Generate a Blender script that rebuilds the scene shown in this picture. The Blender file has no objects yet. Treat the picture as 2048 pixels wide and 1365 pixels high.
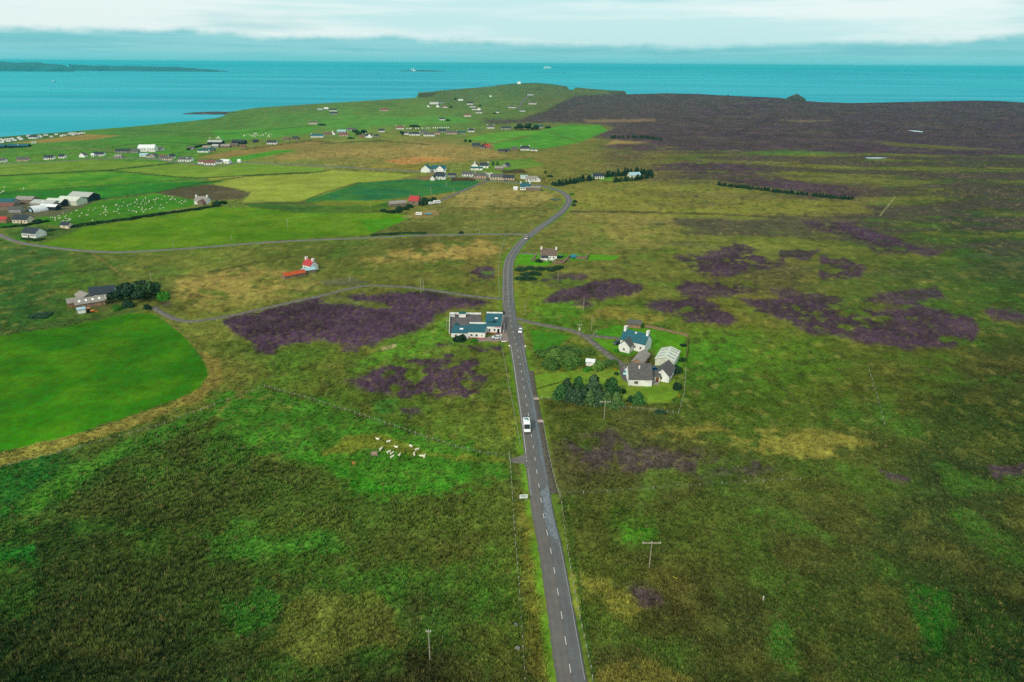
import bpy, math, random
import numpy as np
from mathutils import Vector, Matrix

random.seed(11)
rng = np.random.default_rng(7)
S = bpy.context.scene
COL = S.collection

# ------------------------------------------------------------------ camera
CAM_H, FPX = 115.0, 1365.0            # metres above the road, focal length in photo pixels
PITCH, ROLL = math.radians(22.1), math.radians(0.37)
cam = bpy.data.cameras.new('camera')
cam.sensor_width = 36.0
cam.lens = 36.0 * FPX / 2048.0
cam.clip_start, cam.clip_end = 1.0, 120000.0
camo = bpy.data.objects.new('camera', cam)
COL.objects.link(camo)
RM = Matrix.Rotation(math.pi / 2 - PITCH, 3, 'X') @ Matrix.Rotation(ROLL, 3, 'Z')
camo.matrix_world = Matrix.Translation((0, 0, CAM_H)) @ RM.to_4x4()
S.camera = camo

# ------------------------------------------------------------------ world, sun, exposure
SUN_EL, SUN_AZ = math.radians(36), math.radians(213)    # azimuth clockwise from +Y: behind left of the viewer
w = bpy.data.worlds.new('World'); S.world = w; w.use_nodes = True
nt = w.node_tree; nt.nodes.clear()
N = nt.nodes.new; LK = nt.links.new
out = N('ShaderNodeOutputWorld'); bg = N('ShaderNodeBackground'); bg.inputs['Strength'].default_value = 0.1
sky = N('ShaderNodeTexSky'); sky.sky_type = 'NISHITA'; sky.sun_disc = False
sky.sun_elevation = SUN_EL; sky.sun_rotation = SUN_AZ; sky.dust_density = 2.0; sky.ozone_density = 2.0
tc = N('ShaderNodeTexCoord'); sp = N('ShaderNodeSeparateXYZ'); LK(tc.outputs['Generated'], sp.inputs[0])
def wmath(op, a, b=None, c=None, clamp=False):
    n = N('ShaderNodeMath'); n.operation = op; n.use_clamp = clamp
    for i, v in enumerate((a, b, c)):
        if v is None: continue
        if isinstance(v, (int, float)): n.inputs[i].default_value = v
        else: LK(v, n.inputs[i])
    return n.outputs[0]
def wnoise(scale, vec_scale, detail=6, rough=0.55, off=(0, 0, 0)):
    m = N('ShaderNodeMapping'); m.inputs['Scale'].default_value = vec_scale; m.inputs['Location'].default_value = off
    LK(tc.outputs['Generated'], m.inputs[0])
    n = N('ShaderNodeTexNoise'); n.inputs['Scale'].default_value = scale
    n.inputs['Detail'].default_value = detail; n.inputs['Roughness'].default_value = rough
    LK(m.outputs[0], n.inputs['Vector']); return n.outputs['Fac']
def wmix(fac, a, b):
    n = N('ShaderNodeMix'); n.data_type = 'RGBA'
    if isinstance(fac, float): n.inputs[0].default_value = fac
    else: LK(fac, n.inputs[0])
    for i, v in ((6, a), (7, b)):
        if isinstance(v, tuple): n.inputs[i].default_value = (*v, 1)
        else: LK(v, n.inputs[i])
    return n.outputs[2]
def wstep(x, lo, hi):
    n = N('ShaderNodeMapRange'); n.interpolation_type = 'SMOOTHSTEP'
    n.inputs[1].default_value = lo; n.inputs[2].default_value = hi
    LK(x, n.inputs[0]); return n.outputs[0]
el = sp.outputs['Z']
# high thin cloud: pale with teal streaks; low bank of stratocumulus along the whole horizon
streak = wnoise(2.2, (1.0, 1.0, 16.0), 5, 0.55, (3.1, 0.2, 0.4))
blotch = wnoise(1.6, (1.0, 1.0, 9.0), 4, 0.5, (1.2, 4.0, 2.0))
high = wmix(wstep(streak, 0.40, 0.62), (6.0, 8.9, 9.0), (8.7, 10.0, 9.9))
high = wmix(wstep(blotch, 0.57, 0.70), high, (3.9, 7.3, 7.6))
topn = wnoise(13.0, (1.0, 1.0, 2.0), 5, 0.62, (0.3, 0.9, 0.0))
lown = wnoise(1.5, (1.0, 1.0, 0.6), 2, 0.5, (0.55, 0.0, 0.0))
edge = wmath('ADD', wmath('MULTIPLY', wmath('SUBTRACT', topn, 0.5), 0.022), wmath('MULTIPLY', wmath('SUBTRACT', lown, 0.5), 0.05))
edge = wmath('ADD', edge, 0.034)
inbank = wmath('SUBTRACT', edge, el)
bankm = wstep(inbank, -0.002, 0.009)
bankn = wnoise(5.0, (1.0, 1.0, 22.0), 4, 0.6, (0, 2.0, 1.0))
bank = wmix(wstep(bankn, 0.35, 0.68), (2.0, 6.2, 6.7), (3.1, 7.2, 7.6))
bank = wmix(wstep(el, 0.018, -0.002), bank, (2.2, 7.2, 7.6))
cl = wmix(bankm, high, bank)
cl = wmix(wstep(el, 0.10, 0.5), cl, (7.4, 8.3, 8.5))          # overcast overhead
skyc = wmix(0.88, sky.outputs[0], cl)
LK(skyc, bg.inputs['Color']); LK(bg.outputs[0], out.inputs['Surface'])

sl = bpy.data.lights.new('sun', 'SUN'); sl.energy = 2.5; sl.angle = math.radians(5); sl.color = (1.0, 0.90, 0.74)
so = bpy.data.objects.new('sun', sl); COL.objects.link(so)
sdir = Vector((math.sin(SUN_AZ) * math.cos(SUN_EL), math.cos(SUN_AZ) * math.cos(SUN_EL), math.sin(SUN_EL)))
so.rotation_euler = sdir.to_track_quat('Z', 'Y').to_euler()
so.location = (0, 0, 300)
vs = S.view_settings
vs.view_transform = 'Standard'; vs.look = 'None'; vs.exposure = 0.0; vs.gamma = 1.0; vs.use_curve_mapping = False
S.cycles.use_denoising = False
S.cycles.max_bounces = 6; S.cycles.volume_bounces = 0; S.cycles.diffuse_bounces = 2

# ------------------------------------------------------------------ helpers: colour, noise, survey geometry
def lin(c):
    c = np.asarray(c, float) / 255.0
    return np.where(c <= 0.04045, c / 12.92, ((c + 0.055) / 1.055) ** 2.4)
PERM = rng.permutation(4096); GR = rng.standard_normal((4096, 2)); GR /= np.linalg.norm(GR, axis=1)[:, None]
def pnoise(x, y, seed=0):
    """gradient noise, about -1..1"""
    x = np.asarray(x, float) + seed * 17.31; y = np.asarray(y, float) + seed * 9.77
    xi = np.floor(x).astype(np.int64); yi = np.floor(y).astype(np.int64)
    xf = x - xi; yf = y - yi
    u = xf * xf * xf * (xf * (xf * 6 - 15) + 10); v = yf * yf * yf * (yf * (yf * 6 - 15) + 10)
    def g(ix, iy, fx, fy):
        h = PERM[(PERM[ix & 4095] + iy) & 4095]
        return GR[h, 0] * fx + GR[h, 1] * fy
    a = g(xi, yi, xf, yf); b = g(xi + 1, yi, xf - 1, yf)
    c = g(xi, yi + 1, xf, yf - 1); d = g(xi + 1, yi + 1, xf - 1, yf - 1)
    return ((a + (b - a) * u) * (1 - v) + (c + (d - c) * u) * v) * 1.5
def fbm(x, y, wl, octs=4, seed=0, gain=0.5):
    r = 0; a = 1.0; t = 0
    for k in range(octs):
        r = r + a * pnoise(x / wl, y / wl, seed + k * 3); t += a; a *= gain; wl *= 0.47
    return r / t * 1.3
def sstep(x, a, b):
    t = np.clip((x - a) / (b - a), 0, 1); return t * t * (3 - 2 * t)

RMn = np.array(RM)
CP, SP = math.cos(PITCH), math.sin(PITCH)
def ray(px, py):
    d = np.stack([(np.asarray(px, float) - 1024.0) / FPX, -(np.asarray(py, float) - 682.5) / FPX, -np.ones(np.shape(px))], -1)
    return d @ RMn.T
def plan(x, y, z):
    """survey-plan coordinates of a ground point (the sheet the outlines below were traced on)"""
    q = np.stack([x, y, np.asarray(z) - CAM_H], -1) @ RMn
    return 1024.0 + FPX * q[..., 0] / -q[..., 2], 682.5 - FPX * q[..., 1] / -q[..., 2]

SEA = -30.0
# shoreline: (plan x, plan y, depth or None).  None = low shore a few metres above the sea; otherwise cliff top at that depth
SHORE = [(-420, 322, None), (-200, 302, None), (0, 274.5, None), (60, 269.5, None), (130, 264.5, None), (200, 258.5, None), (260, 254, None), (330, 247.5, None),
         (385, 242, None), (430, 237, None), (446, 233, None), (462, 224, None), (512, 216, None), (600, 210, None), (700, 204, None), (800, 198, None), (834, 196, None),
         (837, 187.5, 3700), (880, 181.5, 3800), (930, 177.5, 3900), (985, 173, 4000), (998, 170.5, 4000), (1030, 167.5, 4000), (1070, 166, 4000), (1105, 169, 4000),
         (1134, 173, 4000), (1138, 180, 3600), (1148, 180, 3600), (1150, 175, 3800), (1180, 178, 3750), (1220, 181, 3700), (1250, 182.5, 3650),
         (1253, 189, 3100), (1330, 187, 3050), (1400, 188.5, 2950), (1440, 191, 2850), (1500, 193.5, 2750), (1560, 196, 2650), (1580, 200, 2500), (1640, 204.5, 2400),
         (1700, 206.5, 2350), (1760, 205.5, 2350), (1850, 203.5, 2400), (1950, 201.5, 2450), (2000, 202.5, 2450), (2048, 205.5, 2400), (2250, 212, 2300), (2500, 220, 2200)]
_u, _D, _z = [], [], []
for px, py, D in SHORE:
    d = ray(px, py)
    if D is None:
        t = (SEA + 5.0 - CAM_H) / d[2]; y = d[1] * t; x = d[0] * t; z = SEA + 5.0
    else:
        t = D / d[1]; y = D; x = d[0] * t; z = CAM_H + d[2] * t
    _u.append(x / (y * CP + CAM_H * SP)); _D.append(y); _z.append(z)
_u, _D, _z = map(np.array, (_u, _D, _z)); o = np.argsort(_u); _u, _D, _z = _u[o], _D[o], _z[o]
def shore(u): return np.interp(u, _u, _D), np.interp(u, _u, _z)
def base_height(x, y):
    x = np.asarray(x, float); y = np.asarray(y, float)
    u = x / np.maximum(y * CP + CAM_H * SP, 20.0)
    D, zc = shore(u)
    W = np.where(zc < -15, 650.0, 1300.0)
    t = np.clip((y - (D - W)) / W, 0, 1.0)
    return zc * t * t * (3 - 2 * t)
def at(px, py, dz=0.0):
    d = ray(px, py); z = 0.0
    for _ in range(25):
        t = (z - CAM_H) / d[2]; x, y = d[0] * t, d[1] * t
        z = 0.5 * z + 0.5 * float(base_height(x, y))
    return Vector((x, y, z + dz))

# ------------------------------------------------------------------ materials
MATS = {}
def mat(name, rgb, rough=0.8, var=0.12, scale=1.5, spec=0.2, metal=0.0, bump=0.0, streak=None):
    """procedural paint/stone/slate: base colour broken up by two noises"""
    if name in MATS: return MATS[name]
    m = bpy.data.materials.new(name); m.use_nodes = True; t = m.node_tree; b = t.nodes['Principled BSDF']
    c = lin(rgb)
    tcn = t.nodes.new('ShaderNodeTexCoord'); mp = t.nodes.new('ShaderNodeMapping')
    if streak: mp.inputs['Scale'].default_value = streak
    t.links.new(tcn.outputs['Object'], mp.inputs[0])
    n = t.nodes.new('ShaderNodeTexNoise'); n.inputs['Scale'].default_value = scale; n.inputs['Detail'].default_value = 6
    t.links.new(mp.outputs[0], n.inputs['Vector'])
    r = t.nodes.new('ShaderNodeValToRGB'); e = r.color_ramp.elements
    e[0].position, e[1].position = 0.3, 0.7
    e[0].color = (*np.clip(c * (1 - 2 * var), 0, 1), 1); e[1].color = (*np.clip(c * (1 + var), 0, 1), 1)
    t.links.new(n.outputs['Fac'], r.inputs[0]); t.links.new(r.outputs[0], b.inputs['Base Color'])
    b.inputs['Roughness'].default_value = rough; b.inputs['Specular IOR Level'].default_value = spec; b.inputs['Metallic'].default_value = metal
    if bump:
        bp = t.nodes.new('ShaderNodeBump'); bp.inputs['Strength'].default_value = bump; bp.inputs['Distance'].default_value = 0.05
        t.links.new(n.outputs['Fac'], bp.inputs['Height']); t.links.new(bp.outputs[0], b.inputs['Normal'])
    MATS[name] = m; return m
def glass(name='window_glass', rgb=(22, 32, 38)):
    return mat(name, rgb, 0.12, 0.1, 0.6, 0.6)
def cover_material(name, fine, contrast, spec=0.02, rough=0.95):
    """vegetation colour from the mesh's cover attribute, broken up by fine noise"""
    m = bpy.data.materials.new(name); m.use_nodes = True; t = m.node_tree; b = t.nodes['Principled BSDF']
    a = t.nodes.new('ShaderNodeAttribute'); a.attribute_name = 'cover'
    g = t.nodes.new('ShaderNodeNewGeometry')
    def nz(sc, det, rg=0.6, stretch=None):
        n = t.nodes.new('ShaderNodeTexNoise'); n.inputs['Scale'].default_value = sc; n.inputs['Detail'].default_value = det; n.inputs['Roughness'].default_value = rg
        if stretch:
            mp = t.nodes.new('ShaderNodeMapping'); mp.inputs['Scale'].default_value = stretch; t.links.new(g.outputs['Position'], mp.inputs[0]); t.links.new(mp.outputs[0], n.inputs['Vector'])
        else: t.links.new(g.outputs['Position'], n.inputs['Vector'])
        return n
    def rng_(n, lo, hi, a_, b_):
        mr = t.nodes.new('ShaderNodeMapRange'); mr.inputs[1].default_value = lo; mr.inputs[2].default_value = hi; mr.inputs[3].default_value = a_; mr.inputs[4].default_value = b_
        t.links.new(n.outputs['Fac'], mr.inputs[0]); return mr.outputs[0]
    def mul(a_, b_):
        m_ = t.nodes.new('ShaderNodeMath'); m_.operation = 'MULTIPLY'; t.links.new(a_, m_.inputs[0]); t.links.new(b_, m_.inputs[1]); return m_.outputs[0]
    n1 = nz(fine, 4, 0.7); n2 = nz(fine * 0.2, 3, 0.65); n3 = nz(fine * 0.05, 4, 0.7, (0.7, 1.0, 1.0))
    val = mul(mul(rng_(n1, 0.3, 0.7, 1 - contrast, 1 + contrast), rng_(n2, 0.32, 0.68, 1 - contrast, 1 + contrast)), rng_(n3, 0.32, 0.68, 1 - contrast * .9, 1 + contrast * .9))
    vm = t.nodes.new('ShaderNodeVectorMath'); vm.operation = 'SCALE'
    t.links.new(a.outputs['Color'], vm.inputs[0]); t.links.new(val, vm.inputs['Scale'])
    hs = t.nodes.new('ShaderNodeHueSaturation')
    mh = t.nodes.new('ShaderNodeMapRange'); mh.inputs[1].default_value = 0.3; mh.inputs[2].default_value = 0.7
    mh.inputs[3].default_value = 0.485; mh.inputs[4].default_value = 0.515
    t.links.new(n2.outputs['Fac'], mh.inputs[0]); t.links.new(mh.outputs[0], hs.inputs['Hue']); t.links.new(vm.outputs[0], hs.inputs['Color'])
    t.links.new(hs.outputs[0], b.inputs['Base Color'])
    b.inputs['Roughness'].default_value = rough; b.inputs['Specular IOR Level'].default_value = spec
    bp = t.nodes.new('ShaderNodeBump'); bp.inputs['Strength'].default_value = 0.5; bp.inputs['Distance'].default_value = 0.25
    t.links.new(n1.outputs['Fac'], bp.inputs['Height']); t.links.new(bp.outputs[0], b.inputs['Normal'])
    return m

# ------------------------------------------------------------------ objects
def tag(o, label=None, cat=None, group=None, kind=None):
    if label: o['label'] = label
    if cat: o['category'] = cat
    if group: o['group'] = group
    if kind: o['kind'] = kind
    return o
def thing(name, label, cat, loc=(0, 0, 0), yaw=0.0, group=None):
    o = bpy.data.objects.new(name, None); COL.objects.link(o); o.empty_display_size = 0.5
    o.location = loc; o.rotation_euler = (0, 0, math.radians(yaw))
    return tag(o, label, cat, group)
def link(name, me, parent=None, loc=(0, 0, 0), rot=(0, 0, 0), scale=(1, 1, 1)):
    o = bpy.data.objects.new(name, me); COL.objects.link(o); o.parent = parent
    o.location = loc; o.rotation_euler = rot; o.scale = scale
    return o
class MB:
    """collects shapes of one part"""
    def __init__(s): s.v = []; s.f = []
    def add(s, v, f):
        k = len(s.v); s.v += [tuple(p) for p in v]; s.f += [tuple(i + k for i in q) for q in f]; return s
    def box(s, x0, x1, y0, y1, z0, z1):
        return s.add([(x0, y0, z0), (x1, y0, z0), (x1, y1, z0), (x0, y1, z0), (x0, y0, z1), (x1, y0, z1), (x1, y1, z1), (x0, y1, z1)],
                     [(0, 3, 2, 1), (4, 5, 6, 7), (0, 1, 5, 4), (1, 2, 6, 5), (2, 3, 7, 6), (3, 0, 4, 7)])
    def prism(s, prof, axis, a, b):
        """closed profile of (p,q) pairs extruded along x (p=y,q=z) or y (p=x,q=z)"""
        n = len(prof)
        f = lambda p, q, t: (t, p, q) if axis == 'x' else (p, t, q)
        v = [f(p, q, a) for p, q in prof] + [f(p, q, b) for p, q in prof]
        F = [tuple(range(n))[::-1], tuple(range(n, 2 * n))] + [(i, (i + 1) % n, n + (i + 1) % n, n + i) for i in range(n)]
        return s.add(v, F)
    def rings(s, rs, n=8, cap=True):
        """lathe about z: list of (radius, z)"""
        v = [(r * math.cos(2 * math.pi * i / n), r * math.sin(2 * math.pi * i / n), z) for r, z in rs for i in range(n)]
        F = [(k * n + i, k * n + (i + 1) % n, (k + 1) * n + (i + 1) % n, (k + 1) * n + i) for k in range(len(rs) - 1) for i in range(n)]
        if cap: F += [tuple(range(n))[::-1], tuple(range((len(rs) - 1) * n, len(rs) * n))]
        return s.add(v, F)
    def bar(s, p, q, r=0.05, n=5):
        p, q = Vector(p), Vector(q); d = (q - p).normalized()
        a = d.orthogonal().normalized(); b = d.cross(a)
        v = [tuple(c + a * (r * math.cos(2 * math.pi * i / n)) + b * (r * math.sin(2 * math.pi * i / n))) for c in (p, q) for i in range(n)]
        return s.add(v, [(i, (i + 1) % n, n + (i + 1) % n, n + i) for i in range(n)] + [tuple(range(n))[::-1], tuple(range(n, 2 * n))])
    def mesh(s, name, m, smooth=False):
        me = bpy.data.meshes.new(name); me.from_pydata(s.v, [], s.f); me.update()
        if m: me.materials.append(m)
        if smooth: me.polygons.foreach_set('use_smooth', [True] * len(me.polygons))
        return me
    def build(s, name, m, parent=None, loc=(0, 0, 0), rot=(0, 0, 0), smooth=False):
        return link(name, s.mesh(name, m, smooth), parent, loc, rot)
def array_mesh(name, V, F, m, cover=None, smooth=False):
    """fast mesh from numpy: V (n,3), F (k,3|4)"""
    me = bpy.data.meshes.new(name); V = np.ascontiguousarray(V, np.float32); F = np.ascontiguousarray(F, np.int32)
    me.vertices.add(len(V)); me.vertices.foreach_set('co', V.ravel())
    k = F.shape[1]; me.loops.add(F.size); me.loops.foreach_set('vertex_index', F.ravel())
    me.polygons.add(len(F)); me.polygons.foreach_set('loop_start', np.arange(0, F.size, k, dtype=np.int32))
    if smooth: me.polygons.foreach_set('use_smooth', np.ones(len(F), bool))
    if cover is not None:
        a = me.attributes.new('cover', 'FLOAT_COLOR', 'POINT')
        c = np.ones((len(V), 4), np.float32); c[:, :3] = cover; a.data.foreach_set('color', c.ravel())
    me.update(calc_edges=True); me.validate()
    if m: me.materials.append(m)
    return me

# ================================================================== ROADS (centre lines)
def spline(pts, step):
    """Catmull-Rom through plan points, resampled in metres on the ground"""
    P = [at(*p) for p in pts]; P = [P[0] * 2 - P[1]] + P + [P[-1] * 2 - P[-2]]
    Q = []
    for i in range(1, len(P) - 2):
        a, b, c, d = P[i - 1:i + 3]
        for k in range(24):
            t = k / 24
            Q.append(0.5 * ((2 * b) + (c - a) * t + (2 * a - 5 * b + 4 * c - d) * t * t + (3 * b - a - 3 * c + d) * t ** 3))
    Q.append(P[-2])
    Q = np.array([(q.x, q.y) for q in Q]); s = np.r_[0, np.cumsum(np.linalg.norm(np.diff(Q, axis=0), axis=1))]
    n = max(2, int(s[-1] / step)); t = np.linspace(0, s[-1], n + 1)
    return np.stack([np.interp(t, s, Q[:, 0]), np.interp(t, s, Q[:, 1])], 1)
MAIN = [(1196, 1600), (1168, 1480), (1144, 1362), (1118, 1199), (1101, 1099), (1086.5, 1030), (1074.5, 950), (1063.5, 875), (1052, 800), (1035, 700), (1024, 655), (1017, 605),
        (1015.5, 560), (1018, 525), (1028, 505), (1045, 483), (1067, 465), (1088, 450), (1106, 437.5), (1122, 425), (1133, 413), (1138, 402), (1134, 392.5), (1123, 384.5), (1108, 378.5), (1092, 374.5)]
VILLAGE = [(1092, 374.5), (1066, 369.5), (1039, 367), (1008, 363.5), (981, 361.5), (960, 358), (930, 353.5), (900, 350.5), (863, 345.5), (830, 343), (800, 340.5), (740, 338),
           (680, 334.5), (600, 330), (520, 327), (480, 325), (440, 333), (400, 330), (350, 324), (300, 318), (250, 317), (190, 319), (120, 323), (50, 327), (-60, 332)]
WEST = [(1054, 468.5), (1024, 468.5), (960, 469), (900, 470), (820, 472), (760, 475), (700, 477.5), (600, 481.5), (512, 486.5), (450, 491.5), (380, 497), (300, 502), (240, 505),
        (190, 503.5), (140, 499.5), (90, 493.5), (50, 487.5), (25, 481), (8, 474), (-10, 466), (-60, 448)]
FARM = [(1008, 598), (980, 596), (940, 592), (900, 586), (860, 580), (820, 575), (780, 572.5), (745, 571.5), (720, 573.5), (690, 580), (650, 590), (600, 601), (560, 610),
        (512, 620.5), (470, 630), (430, 637), (395, 642), (373, 643), (350, 638), (330, 629), (316, 621), (306, 613)]
EAST = [(1030, 636), (1045, 641), (1065, 646), (1090, 651), (1120, 656.5), (1150, 663.5), (1170, 673), (1190, 688), (1210, 705), (1232, 721), (1258, 738)]
DRIVE = [(1164, 669), (1185, 672), (1210, 674.5), (1238, 677)]
LANE = [(977, 362), (950, 372), (925, 382), (905, 391), (886, 399), (868, 408)]
HEADLAND = [(1058, 191.5), (1050, 199), (1043, 206), (1040, 213), (1034, 220)]
PATHWAY = [(1062, 742), (1067, 780), (1074, 815), (1080, 845), (1086, 880), (1092, 910), (1098, 940), (1104, 970), (1109, 988)]
COTTAGE_DRIVE = [(1032, 507), (1050, 507), (1078, 508.5)]
ROADS = [('main_road', MAIN, 5.9, 3.0), ('village_road', VILLAGE, 5.5, 6.0), ('side_road', WEST, 3.6, 4.0), ('farm_track', FARM, 2.9, 3.0), ('house_track', EAST, 3.2, 2.0),
         ('driveway', DRIVE, 2.6, 2.0), ('farm_lane', LANE, 3.6, 4.0), ('headland_lane', HEADLAND, 6.0, 20.0), ('footpath', PATHWAY, 1.9, 2.0), ('cottage_driveway', COTTAGE_DRIVE, 2.6, 2.0)]
LINES = {n: spline(p, st) for n, p, wd, st in ROADS}
# paved areas traced as outlines
PUB_FRONT = [(997, 630), (1007, 629), (1012, 648), (1019, 671), (1022, 683), (945, 684), (940, 677), (972, 676), (998, 666)]
PUB_YARD = [(900, 629), (962, 630), (964, 652), (932, 660), (906, 668), (899, 668)]
GATE_APRON = [(1054, 905), (1041, 913), (1023, 917), (1022, 926), (1046, 928), (1062, 944)]
LAYBY = [(1032, 645), (1044, 648), (1050, 690), (1052, 722), (1040, 690)]
HOUSE_YARD = [(1240, 733), (1258, 734), (1262, 768), (1246, 760), (1240, 748)]
PAVED = [PUB_FRONT, PUB_YARD, GATE_APRON, LAYBY, HOUSE_YARD]

# ================================================================== GROUND
# graded sheet: fine cells near the viewer's end, coarser towards the sea, ending exactly on the shoreline
NC = 1080
ucol = np.linspace(-0.87, 0.87, NC)
Du, Zu = shore(ucol)
py_rows = np.arange(1640, 372, -2.05)
near_y = CAM_H / np.tan(PITCH + np.arctan((py_rows - 682.5) / FPX)); YB = near_y[-1]
NF = 118
k = np.linspace(0, 1, NF + 1)[1:]
far_y = 1.0 / ((1 - k)[:, None] / YB + k[:, None] / Du[None, :])
Y = np.vstack([np.repeat(near_y[:, None], NC, 1), far_y])
X = ucol[None, :] * (Y * CP + CAM_H * SP)
Z = base_height(X, Y)
NR = Y.shape[0]
PX, PY = plan(X, Y, Z)

# base vegetation colours of the moor and pasture, surveyed at points (plan x, y, sRGB); vignette darkening is painted into the near ground and bottom corners
SURVEY = """600 215 84 104 64|750 205 84 104 60|900 190 80 96 60|1050 175 74 94 58|1000 210 84 108 60|1100 200 84 94 60|300 262 72 112 54|450 245 74 110 56|600 235 78 122 60|750 230 84 122 60
850 225 88 118 60|700 250 78 132 58|900 250 84 114 60|560 260 78 122 58|100 290 72 120 50|300 285 70 118 50|100 310 74 122 46|330 300 68 126 46|520 305 110 120 60|620 295 114 110 66|760 285 110 114 60
700 310 124 116 70|850 300 128 116 74|950 310 114 110 66|1050 320 114 110 60|1150 300 104 104 56|1150 325 104 100 56|600 330 108 118 60|900 335 104 118 56|1100 345 108 108 56
1250 310 84 76 60|1400 330 80 84 50|1500 345 76 68 60|1600 340 84 80 50|1800 330 64 68 46|2000 340 52 60 42|1800 370 74 78 46|1950 380 60 64 46|1700 385 78 66 62|1300 330 100 94 56|1250 390 110 112 56
1450 400 108 110 54|1650 420 104 108 50|1200 440 114 110 60|1400 455 104 106 56|1550 460 98 104 50|1750 450 66 76 42|1950 440 48 62 40|1850 500 62 78 36|2000 520 48 70 34|1700 560 80 90 42
1300 510 100 102 50|1200 540 100 100 52|1450 620 94 94 42|1550 560 82 78 50|1900 580 66 84 36|2000 620 56 78 32|900 440 94 98 50|1000 430 100 100 54|950 400 122 114 70|850 480 84 84 46|600 500 84 94 42|700 505 84 92 44
200 520 74 90 42|80 540 56 88 42|300 530 90 100 46|420 520 94 104 46|150 560 70 98 38|50 600 46 82 36|430 560 122 114 64|500 580 104 104 50|400 610 94 100 46|700 560 94 98 46|600 570 104 104 54|850 540 94 94 46
950 540 100 94 50|900 570 90 98 42|480 690 84 98 42|600 720 84 102 40|700 705 88 102 42|800 690 88 106 42|640 760 80 94 38|450 740 96 100 48|740 820 80 94 38|900 830 84 98 40|990 830 84 98 42
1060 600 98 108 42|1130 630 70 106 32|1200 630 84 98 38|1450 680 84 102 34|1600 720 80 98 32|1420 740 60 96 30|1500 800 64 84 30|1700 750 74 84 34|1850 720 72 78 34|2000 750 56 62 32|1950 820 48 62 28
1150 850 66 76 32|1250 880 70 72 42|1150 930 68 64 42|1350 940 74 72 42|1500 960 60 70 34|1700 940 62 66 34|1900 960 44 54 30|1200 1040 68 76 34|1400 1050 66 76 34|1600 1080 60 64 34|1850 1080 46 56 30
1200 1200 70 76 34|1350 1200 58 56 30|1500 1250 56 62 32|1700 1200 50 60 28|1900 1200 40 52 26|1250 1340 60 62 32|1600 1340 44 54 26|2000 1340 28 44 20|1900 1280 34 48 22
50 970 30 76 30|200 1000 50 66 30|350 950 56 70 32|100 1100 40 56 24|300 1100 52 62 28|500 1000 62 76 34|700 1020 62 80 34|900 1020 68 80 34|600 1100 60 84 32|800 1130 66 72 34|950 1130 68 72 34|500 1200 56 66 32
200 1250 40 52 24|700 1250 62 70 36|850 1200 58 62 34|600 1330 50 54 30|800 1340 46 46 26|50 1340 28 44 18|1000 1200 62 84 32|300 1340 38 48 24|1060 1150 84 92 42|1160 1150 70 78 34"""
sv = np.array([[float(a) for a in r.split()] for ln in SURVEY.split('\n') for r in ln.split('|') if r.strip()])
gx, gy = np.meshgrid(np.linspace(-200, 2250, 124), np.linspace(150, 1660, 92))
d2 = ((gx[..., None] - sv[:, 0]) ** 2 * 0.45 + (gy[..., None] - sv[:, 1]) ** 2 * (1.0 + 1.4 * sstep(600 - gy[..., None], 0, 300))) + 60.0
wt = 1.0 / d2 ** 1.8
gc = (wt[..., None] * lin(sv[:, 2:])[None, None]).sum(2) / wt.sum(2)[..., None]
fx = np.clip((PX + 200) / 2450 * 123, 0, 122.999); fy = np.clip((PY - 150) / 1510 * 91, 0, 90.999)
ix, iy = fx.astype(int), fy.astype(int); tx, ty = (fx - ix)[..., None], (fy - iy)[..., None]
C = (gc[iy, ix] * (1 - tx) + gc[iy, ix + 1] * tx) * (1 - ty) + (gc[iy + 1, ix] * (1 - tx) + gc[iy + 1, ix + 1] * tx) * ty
ROUGH = np.ones(C.shape[:2]); HEATH = np.zeros(C.shape[:2]); FIELD_ID = np.full(C.shape[:2], -1, np.int32)

# broad vegetation pattern in metres on the ground
nA = fbm(X, Y, 70, 3, 1); nB = fbm(X, Y, 22, 3, 2); nC = fbm(X, Y, 7, 3, 3)
nS = fbm(X * 0.28, Y, 46, 4, 4)                          # long wind-drawn streaks across the moor
nW = fbm(X, Y, 14, 3, 8) + 0.55 * fbm(X, Y, 3.2, 2, 9) * (1 - sstep(Y, 300, 600))
cell = np.gradient(Y, axis=0)                            # row spacing in metres
def toward(col, m, amt):
    global C
    C = C + (lin(col) - C) * (np.clip(m, 0, 1) * amt)[..., None]
fgk = 1 - 0.6 * sstep(PY, 680, 880)
toward((122, 112, 58), sstep(nB + 0.4 * nC, 0.12, 0.65) * fgk, 0.38)       # dry grass
toward((60, 104, 32), sstep(-nB + 0.5 * nA, 0.15, 0.6) * (0.5 + 0.5 * fgk), 0.38)        # wet green
toward((56, 50, 38), sstep(nA * 0.6 - nC * 0.8, 0.25, 0.75) * fgk, 0.28)   # dark heath
moor = sstep(PX, 1180, 1400) * sstep(600 - PY, 0, 160)
toward((70, 58, 64), sstep(nS + .12 * sstep(PX, 1450, 1800), -0.04, 0.26) * moor, 0.78)
toward((112, 116, 52), sstep(-nS, 0.12, 0.45) * moor, 0.45)
fg_l = sstep(1010 - PX, 0, 60) * sstep(PY, 930, 1010)                # rushy ground, green flushes between the clumps
toward((54, 102, 34), sstep(nA - 0.3 * nC, 0.10, 0.42) * fg_l, 0.35)
toward((56, 66, 32), sstep(-nA + 0.4 * nB, 0.12, 0.5) * fg_l, 0.3)
fg_r = sstep(PX, 1110, 1170) * sstep(PY, 830, 930)
toward((72, 66, 38), sstep(nA + 0.5 * nB, 0.10, 0.5) * fg_r, 0.25)
toward((60, 92, 30), sstep(-nA - 0.3 * nB, 0.12, 0.5) * fg_r, 0.3)

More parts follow.
